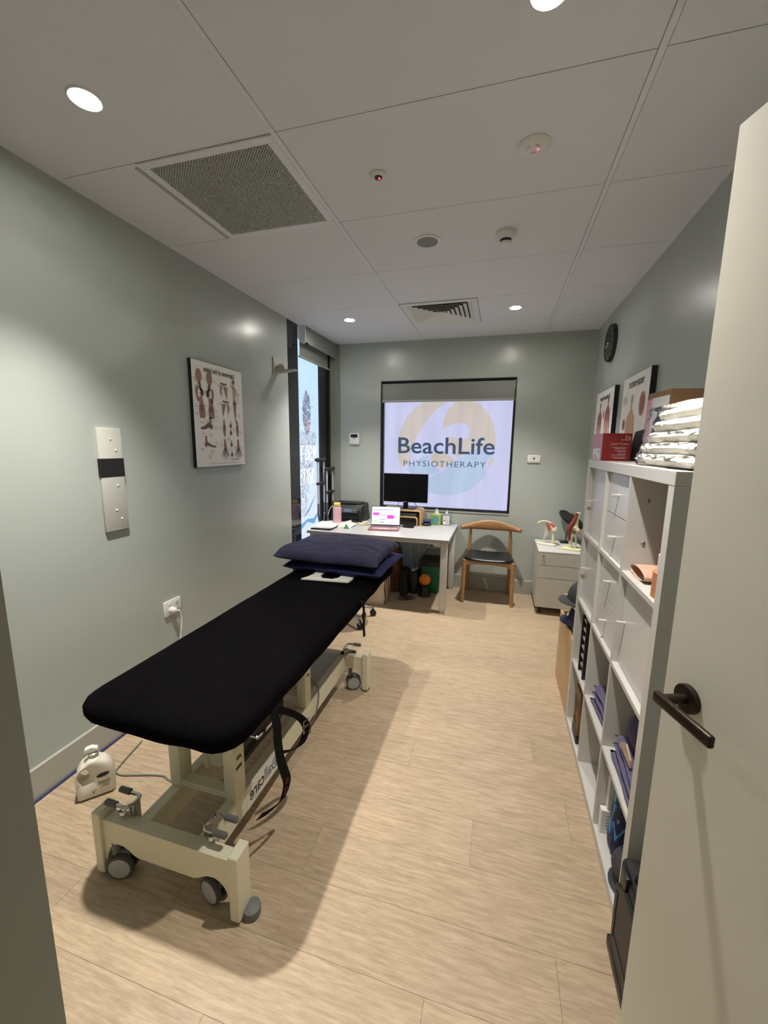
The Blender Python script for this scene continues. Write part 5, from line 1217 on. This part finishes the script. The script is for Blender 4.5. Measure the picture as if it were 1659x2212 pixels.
def bigf(u, v):
    a = u*2*PI; q = (abs(math.cos(a))**3+abs(math.sin(a))**3)**(-1/3); s = math.sin(PI*min(max(v, .0), 1))**.35
    w = 1+.08*nz((math.cos(a)*1.5, math.sin(a)*1.5, v*2), 1, 4); return (.585+.105*math.cos(a)*q*s*w, yc-.005+.125*math.sin(a)*q*s*w, z+.168+(v-.5)*.125+.0*w)
mb.grid(bigf, 36, 14, True); o = mb.build('folded_towel', PURPLED, None, 60); tag(o, 'dark purple towel bundled on top in the near cell of the third row', 'towel', 'towels on the cube shelf')
o = MB().prism([(1.345, .105), (1.46, .105), (1.455, .116), (1.40, .150), (1.35, .128)], lambda a, b: (.462, a, z+b), lambda a, b: (.468, a, z+b)).build('card', mat('card_beige', (186,160,142), .7), None); tag(o, 'beige card tucked in front of the dark purple towel', 'card')
y0, y1 = colY[0]
rk = thing('letter_rack', 'black rack with pale rungs in the far cell of the third row', 'rack', (.58, 2.09, z))
for yy in (2.045, 2.140): MB().box((.450, yy, z), (.64, yy+.012, z+.30), .002, 1).build('rack_side', BLACK, rk)
for k in range(6): MB().obox((.505, 2.0985, z+.03+.047*k), (.10, .082, .010), Matrix.Rotation(.3, 3, 'Y'), .002).build('rung', GREYL, rk)
# bottom row
z = rowZ[3][0]
bx = thing('game_box', 'black and gold patterned box in the far cell of the bottom row', 'box', (.58, 2.07, z))
MB().box((.450, 2.04, z), (.74, 2.15, z+.27), .003).build('carton', mat('gold_brown', (118,88,50), .6, var=(10, .55)), bx); MB().box((.448, 2.038, z), (.742, 2.152, z+.05), .003).build('lower_band', BLACK, bx)
pl = Plane((.450, 2.15, z), (0,-1,0), (0,0,1), (-1,0,0)); decal([limb([(.01,.2),(.03,.22),(.05,.16),(.075,.21)], [.03,.05,.05,.03]), limb([(.02,.08),(.04,.11),(.07,.09)], [.01,.03,.02])], pl, .001).build('print', mat('print_maroon', (58,30,26), .6), bx, smooth=0, recalc=False)
o = MB().box((.70, 1.61, z), (.76, 1.66, z+.12), .006).build('small_box', BLACK, None); tag(o, 'small dark box at the back of the middle bottom cell', 'box')
y0, y1 = colY[2]
for k, (xa, xb, ya, yb, za, zb, lb) in enumerate(((.455, .60, 1.545, 1.572, 0, .10, 'white carton standing at the far side of the near bottom cell, lower one'), (.475, .64, 1.55, 1.575, .101, .235, 'white carton standing at the far side of the near bottom cell, upper one'))):
    t = thing('carton', lb, 'carton', ((xa+xb)/2, (ya+yb)/2, z+za), 'white cartons in the near bottom cell')
    MB().box((xa, ya, z+za), (xb, yb, z+zb), .002, 1).build('box', PAPER, t)
    pl = Plane((xa, ya, z+za), (1,0,0), (0,0,1), (0,-1,0)); decal([rect(.02, .02+.014*i, .05+.02*(i % 2), .004) for i in range(5)]+[rect(.09, .04, .03, .03)], pl, .001).build('print', INKG, t, smooth=0, recalc=False)
tb = thing('patterned_bag', 'blue bag with a triangle pattern in the near cell of the bottom row', 'bag', (.62, 1.43, z))
f4 = bagf(.462, .72, 1.435, 1.535, .28, .10, 11, .008); mb = MB().grid(lambda u, v: V(f4(u, v))+V((0,0,z)), 40, 14, True); mb.face([V(f4(k/20, 1))+V((0,0,z)) for k in range(20)]); mb.build('body', mat('bag_navy', (22,34,70), .6), tb, 60)
tri = {0: [], 1: [], 2: [], 3: []}; r6 = random.Random(9)
for a in range(13):
    for b in range(4):
        u0, u1, v0, v1 = a/13, (a+1)/13, .02+b*.22, .02+(b+1)*.22
        for q in (((u0, v0), (u1, v0), ((u0+u1)/2, v1)), (((u0+u1)/2, v1), (u1, v0), (u1+.5/13, v1))):
            k = r6.choice((0, 1, 1, 2, 3, 3)); tri[k].append([V(f4(*p))*1.0+V((0,0,z))+(V((f4(*p)[0]-.595, f4(*p)[1]-1.485, 0)).normalized())*.0012 for p in q])
for k, c in ((0, (70,140,196)), (1, (34,84,150)), (2, (120,170,180)), (3, (40,64,112))):
    mb = MB(); [mb.face(p) for p in tri[k]]; mb.build('triangle_print', mat('tri_%d' % k, c, .6), tb, smooth=0, recalc=False)['kind'] = 'stuff'
bt = thing('boot_brace', 'dark grey rounded brace lying at the front of the near bottom cell', 'brace', (.60, 1.315, z))
MB().ell((.545, 1.350, z+.078), (.100, .078, .062), 24, 14).build('shell', mat('brace_grey', (58,56,60), .6), bt)
MB().ell((.545, 1.350, z+.011), (.104, .083, .011), 24, 8).build('sole', mat('brace_sole', (40,42,48), .6), bt)

# ------------------------------------------------------------------ things on top of the shelf
z = SH
rb = thing('ball_box', 'red and pink carton with mirrored white print on the far end of the shelf top', 'box', (.51, 2.18, z))
MB().box((.449, 2.08, z), (.567, 2.285, z+.124)).build('carton', mat('carton_red', (132,26,28), .45), rb, smooth=0)
pl = Plane((.449, 2.285, z), (0,-1,0), (0,0,1), (-1,0,0)); decal([rect(.001, .001, .203, .122)], pl, .0008).build('pink_side', mat('carton_pink', (196,140,160), .5), rb, smooth=0, recalc=False)
decal([rect(.03, .004, .15, .052)], pl, .0014).build('label', PAPER, rb, smooth=0, recalc=False); decal([rect(.14, .036, .02, .012), rect(.05, .012, .08, .004), rect(.05, .022, .06, .003)], pl, .002).build('label_print', INKG, rb, smooth=0, recalc=False)
mpl = Plane((.567, 2.08, z), (-1,0,0), (0,0,1), (0,-1,0)); RW = mat('carton_white_print', (206,176,172), .5)
t1 = MB(); text(t1, '65', mpl, .006, .092, h=.022, w=.022, lift=.001); text(t1, 'cm', mpl, .030, .092, w=.014, lift=.001); text(t1, 'SWISS FIT BALLS', mpl, .010, .072, w=.074, h=.009, lift=.001)
for k in range(4):
    yy = .060-.0145*k; t1.face([mpl(*q, .001) for q in [(.010, yy+.003), (.012, yy), (.016, yy+.006), (.012, yy+.0025)]])
    for j in range(2): t1.face([mpl(*q, .001) for q in rect(.020, yy-.0055*j, .058-.012*((k+j) % 3), .0022)])
t1.build('carton_print', RW, rb, smooth=0, recalc=False)
o = MB().prism([(.585, z), (.74, z), (.74, z+.155), (.68, z+.16), (.61, z+.135)], lambda a, b: (a, 2.07, b), lambda a, b: (a, 2.20, b)).build('black_pouch', BLACKM, None, 25); tag(o, 'black wedge pouch behind the red carton on the shelf top', 'pouch')
kx = thing('brace_box', 'brown cardboard box with a white figure label behind the wrapped linen', 'box', (.69, 1.89, z))
MB().hexa([(.593, 1.765, z), (.785, 1.79, z), (.762, 1.965, z), (.570, 1.94, z), (.593, 1.765, z+.276), (.785, 1.79, z+.276), (.762, 1.965, z+.276), (.570, 1.94, z+.276)]).build('carton', mat('kraft_card', (124,92,62), .75), kx, smooth=0)
pl = Plane((.570, 1.94, z), (.023,-.175,0), (0,0,1), (-.175,-.023,0)); decal([rect(.042, .02, .128, .235)], pl, .0008).build('label', mat('label_cool_white', (206,208,206), .5), kx, smooth=0, recalc=False)
decal([rect(.002, .002, .040, .25)], pl, .0009).build('pink_side', MATS['carton_pink'], kx, smooth=0, recalc=False)
decal(body_fig(.10, .06, .36), pl, .0015).build('figure_print', mat('print_slate', (66,66,80), .6), kx, smooth=0, recalc=False)
decal([rect(.132, .17+.013*k, .034, .006) for k in range(4)]+[rect(.05, .19+.012*k, .012, .006) for k in range(3)], pl, .0015).build('label_print', INKG, kx, smooth=0, recalc=False)
LIN = mat('linen_white', (236,233,224), .9, bump=(120, .3))
lp = thing('linen_pack', 'stack of folded white linen in clear plastic on the near end of the shelf top', 'linen', (.62, 1.46, z))
lx0, lx1, ly0, ly1 = .466, .80, 1.222, 1.70
for k in range(5):
    zc = z+.004+.036*k
    def f(u, v, s):
        a, b = u*2-1, v*2-1; e = (max(0, 1-abs(a)**12)*max(0, 1-abs(b)**16))**.22
        n_ = .007*nz((a*3, b*4, k*5), 1, k)
        inset = .010*abs(nz((k*3.1, 0, 0), 1))+.018*k*.5
        cx, hx = (lx0+lx1)/2+inset/2, (lx1-lx0)/2-inset/2-.004; cy, hy = (ly0+ly1)/2-.012*k*.8, (ly1-ly0)/2-.012-.009*k
        return (cx+a*hx+n_, cy+b*hy+n_*.6, zc+.018+s*.0185*e+.004*nz((a*2, b*2, k), 1, 3)*(0 if k == 0 and s < 0 else 1))
    mb = MB().grid(lambda u, v: f(u, v, 1), 22, 26); mb.grid(lambda u, v: f(u, v, -1), 22, 26); mb.build('folded_linen', LIN, lp, 60)
pm = bpy.data.materials.new('clear_plastic_wrap'); pm.use_nodes = True; nt = pm.node_tree
for n in list(nt.nodes): nt.nodes.remove(n)
no = nt.nodes.new('ShaderNodeOutputMaterial'); mx = nt.nodes.new('ShaderNodeMixShader'); tr = nt.nodes.new('ShaderNodeBsdfTransparent'); gl = nt.nodes.new('ShaderNodeBsdfGlossy'); fr = nt.nodes.new('ShaderNodeFresnel')
gl.inputs['Roughness'].default_value = .16; fr.inputs[0].default_value = 1.13; nt.links.new(fr.outputs[0], mx.inputs[0]); nt.links.new(tr.outputs[0], mx.inputs[1]); nt.links.new(gl.outputs[0], mx.inputs[2]); nt.links.new(mx.outputs[0], no.inputs[0])
def wrapf(u, v):
    a = u*2*PI; q = (abs(math.cos(a))**7+abs(math.sin(a))**7)**(-1/7)
    tp = 1-.10*v; n_ = .012*nz((math.cos(a)*4, math.sin(a)*4, v*6), 1, 6)+.008*nz((math.cos(a)*9, math.sin(a)*9, v*16), 1, 2)
    return (.634+math.cos(a)*q*(.166*tp+.004)+n_, 1.460-.02*v+math.sin(a)*q*(.236*tp+.006)+n_, z+.002+.186*v+.004*nz((math.cos(a)*3, math.sin(a)*3, 5), 1))
mb = MB().grid(wrapf, 90, 26, True); mb.face([wrapf(k/45, 1) for k in range(45)]); mb.build('plastic_wrap', pm, lp, 30)
o = MB().ell((.675, 1.50, z+.255), (.055, .055, .060), 22, 14).build('foam_ball', mat('pale_green_foam', (212,216,196), .6), None); tag(o, 'pale round foam ball resting on the wrapped linen by the door', 'ball')

# ------------------------------------------------------------------ plywood bin with caps beside the shelf
pb = thing('plywood_bin', 'open birch plywood bin standing beyond the far end of the cube shelf', 'bin', (.63, 2.56, 0))
BX0, BX1, BY0, BY1, BH = .444, .80, 2.325, 2.775, .465
for a, b in (((BX0, BY0, 0), (BX0+.015, BY1, BH)), ((BX1-.015, BY0, 0), (BX1, BY1, BH)), ((BX0+.015, BY0, 0), (BX1-.015, BY0+.015, BH)), ((BX0+.015, BY1-.015, 0), (BX1-.015, BY1, BH))): MB().box(a, b, .002, 1).build('side_board', PLY, pb)
MB().box((BX0+.015, BY0+.015, 0), (BX1-.015, BY1-.015, .015)).build('bottom_board', PLY, pb, smooth=0)
f5 = bagf(BX0+.018, BX1-.018, BY0+.018, BY1-.018, .47, .0, 21, .010); mb = MB().grid(lambda u, v: V(f5(u, v*.97))*1.0+V((0, 0, .016)), 40, 14, True); mb.face([V(f5(k/20, .97))+V((0,0,.016)) for k in range(20)])
o = mb.build('plastic_bag', mat('bag_white_plastic', (206,206,212), .4, bump=(30, .6)), None, 60); tag(o, 'white plastic bag filling the plywood bin', 'bag')
def cap(label, c, r, h, m, ang):
    t = thing('cap', label, 'hat', c, 'caps on the plywood bin'); R = Matrix.Rotation(ang, 3, 'Z')
    mb = MB()
    def f(u, v):
        a = u*2*PI; rr = math.cos(v*PI/2)**.55*(1+.04*nz((math.cos(a)*2, math.sin(a)*2, v*2), 1, 3)); p = R @ V((math.cos(a)*r*rr*1.08, math.sin(a)*r*rr*.95, 0)); return (c[0]+p.x, c[1]+p.y, c[2]+.004+h*math.sin(v*PI/2))
    mb.grid(f, 32, 12, True); mb.face([f(k/32, 0) for k in range(32)]); mb.build('crown', m, t, 60)
    def g_(u, v, s):
        a = (u-.5)*2.0; rr = r*(.93+v*.62*math.cos(a*.8)**.5); p = R @ V((math.cos(a)*rr*1.05, math.sin(a)*rr*.95, 0)); return (c[0]+p.x, c[1]+p.y, c[2]+.004+.010*(1-abs(u-.5)*2)*(1-v)+s*.002)
    mb = MB().grid(lambda u, v: g_(u, v, 1), 16, 6); mb.grid(lambda u, v: g_(u, v, -1), 16, 6); mb.build('brim', m, t, 60)
    MB().ell((c[0], c[1], c[2]+h+.005), (.006, .006, .004), 10, 6).build('button', m, t)
cap('navy cap lying on the white bag in the plywood bin', (.545, 2.54, .492), .088, .105, mat('cap_navy', (34,36,62), .85, bump=(400, .3)), math.radians(200))
o = MB().obox((.56, 2.55, .607), (.22, .26, .012), Matrix.Rotation(.1, 3, 'Z'), .003).build('board', mat('tan_board', (196,164,124), .6), None); tag(o, 'tan board lying between the navy cap and the grey cap', 'board')
cap('charcoal cap lying on the tan board at the far end of the shelf', (.535, 2.55, .6135), .090, .115, mat('cap_charcoal', (60,61,62), .8, bump=(400, .3)), math.radians(195))

# ------------------------------------------------------------------ black case behind the door
ca = thing('tool_case', 'black hard carry case standing behind the open door', 'case', (.49, 1.03, 0))
CS = mat('case_black', (26,25,25), .5)
MB().box((.412, .905, .004), (.57, 1.185, .335), .022, 3).build('shell', CS, ca)
MB().box((.402, .90, .0), (.416, 1.19, .035), .006).build('lower_bumper', BLACK, ca)
MB().prism([(.93, .05), (1.155, .05), (1.165, .25), (1.10, .295), (.93, .295)], lambda a, b: (.402, a, b), lambda a, b: (.415, a, b)).build('raised_panel', CS, ca, smooth=0)
MB().box((.40, .95, .09), (.4035, 1.13, .105)).build('rib', BLACK, ca, smooth=0); MB().box((.40, 1.138, .09), (.4035, 1.15, .24)).build('rib', BLACK, ca, smooth=0)
MB().tube([(.44, .93, .325), (.44, .945, .365), (.44, 1.05, .37), (.44, 1.09, .365), (.44, 1.105, .328)], .014, 10, smooth=5).build('handle', BLACK, ca)
for yy in (.96, 1.12): MB().box((.404, yy-.02, .285), (.418, yy+.02, .338), .004).build('latch', BLACK, ca)
bpy.context.view_layer.update()
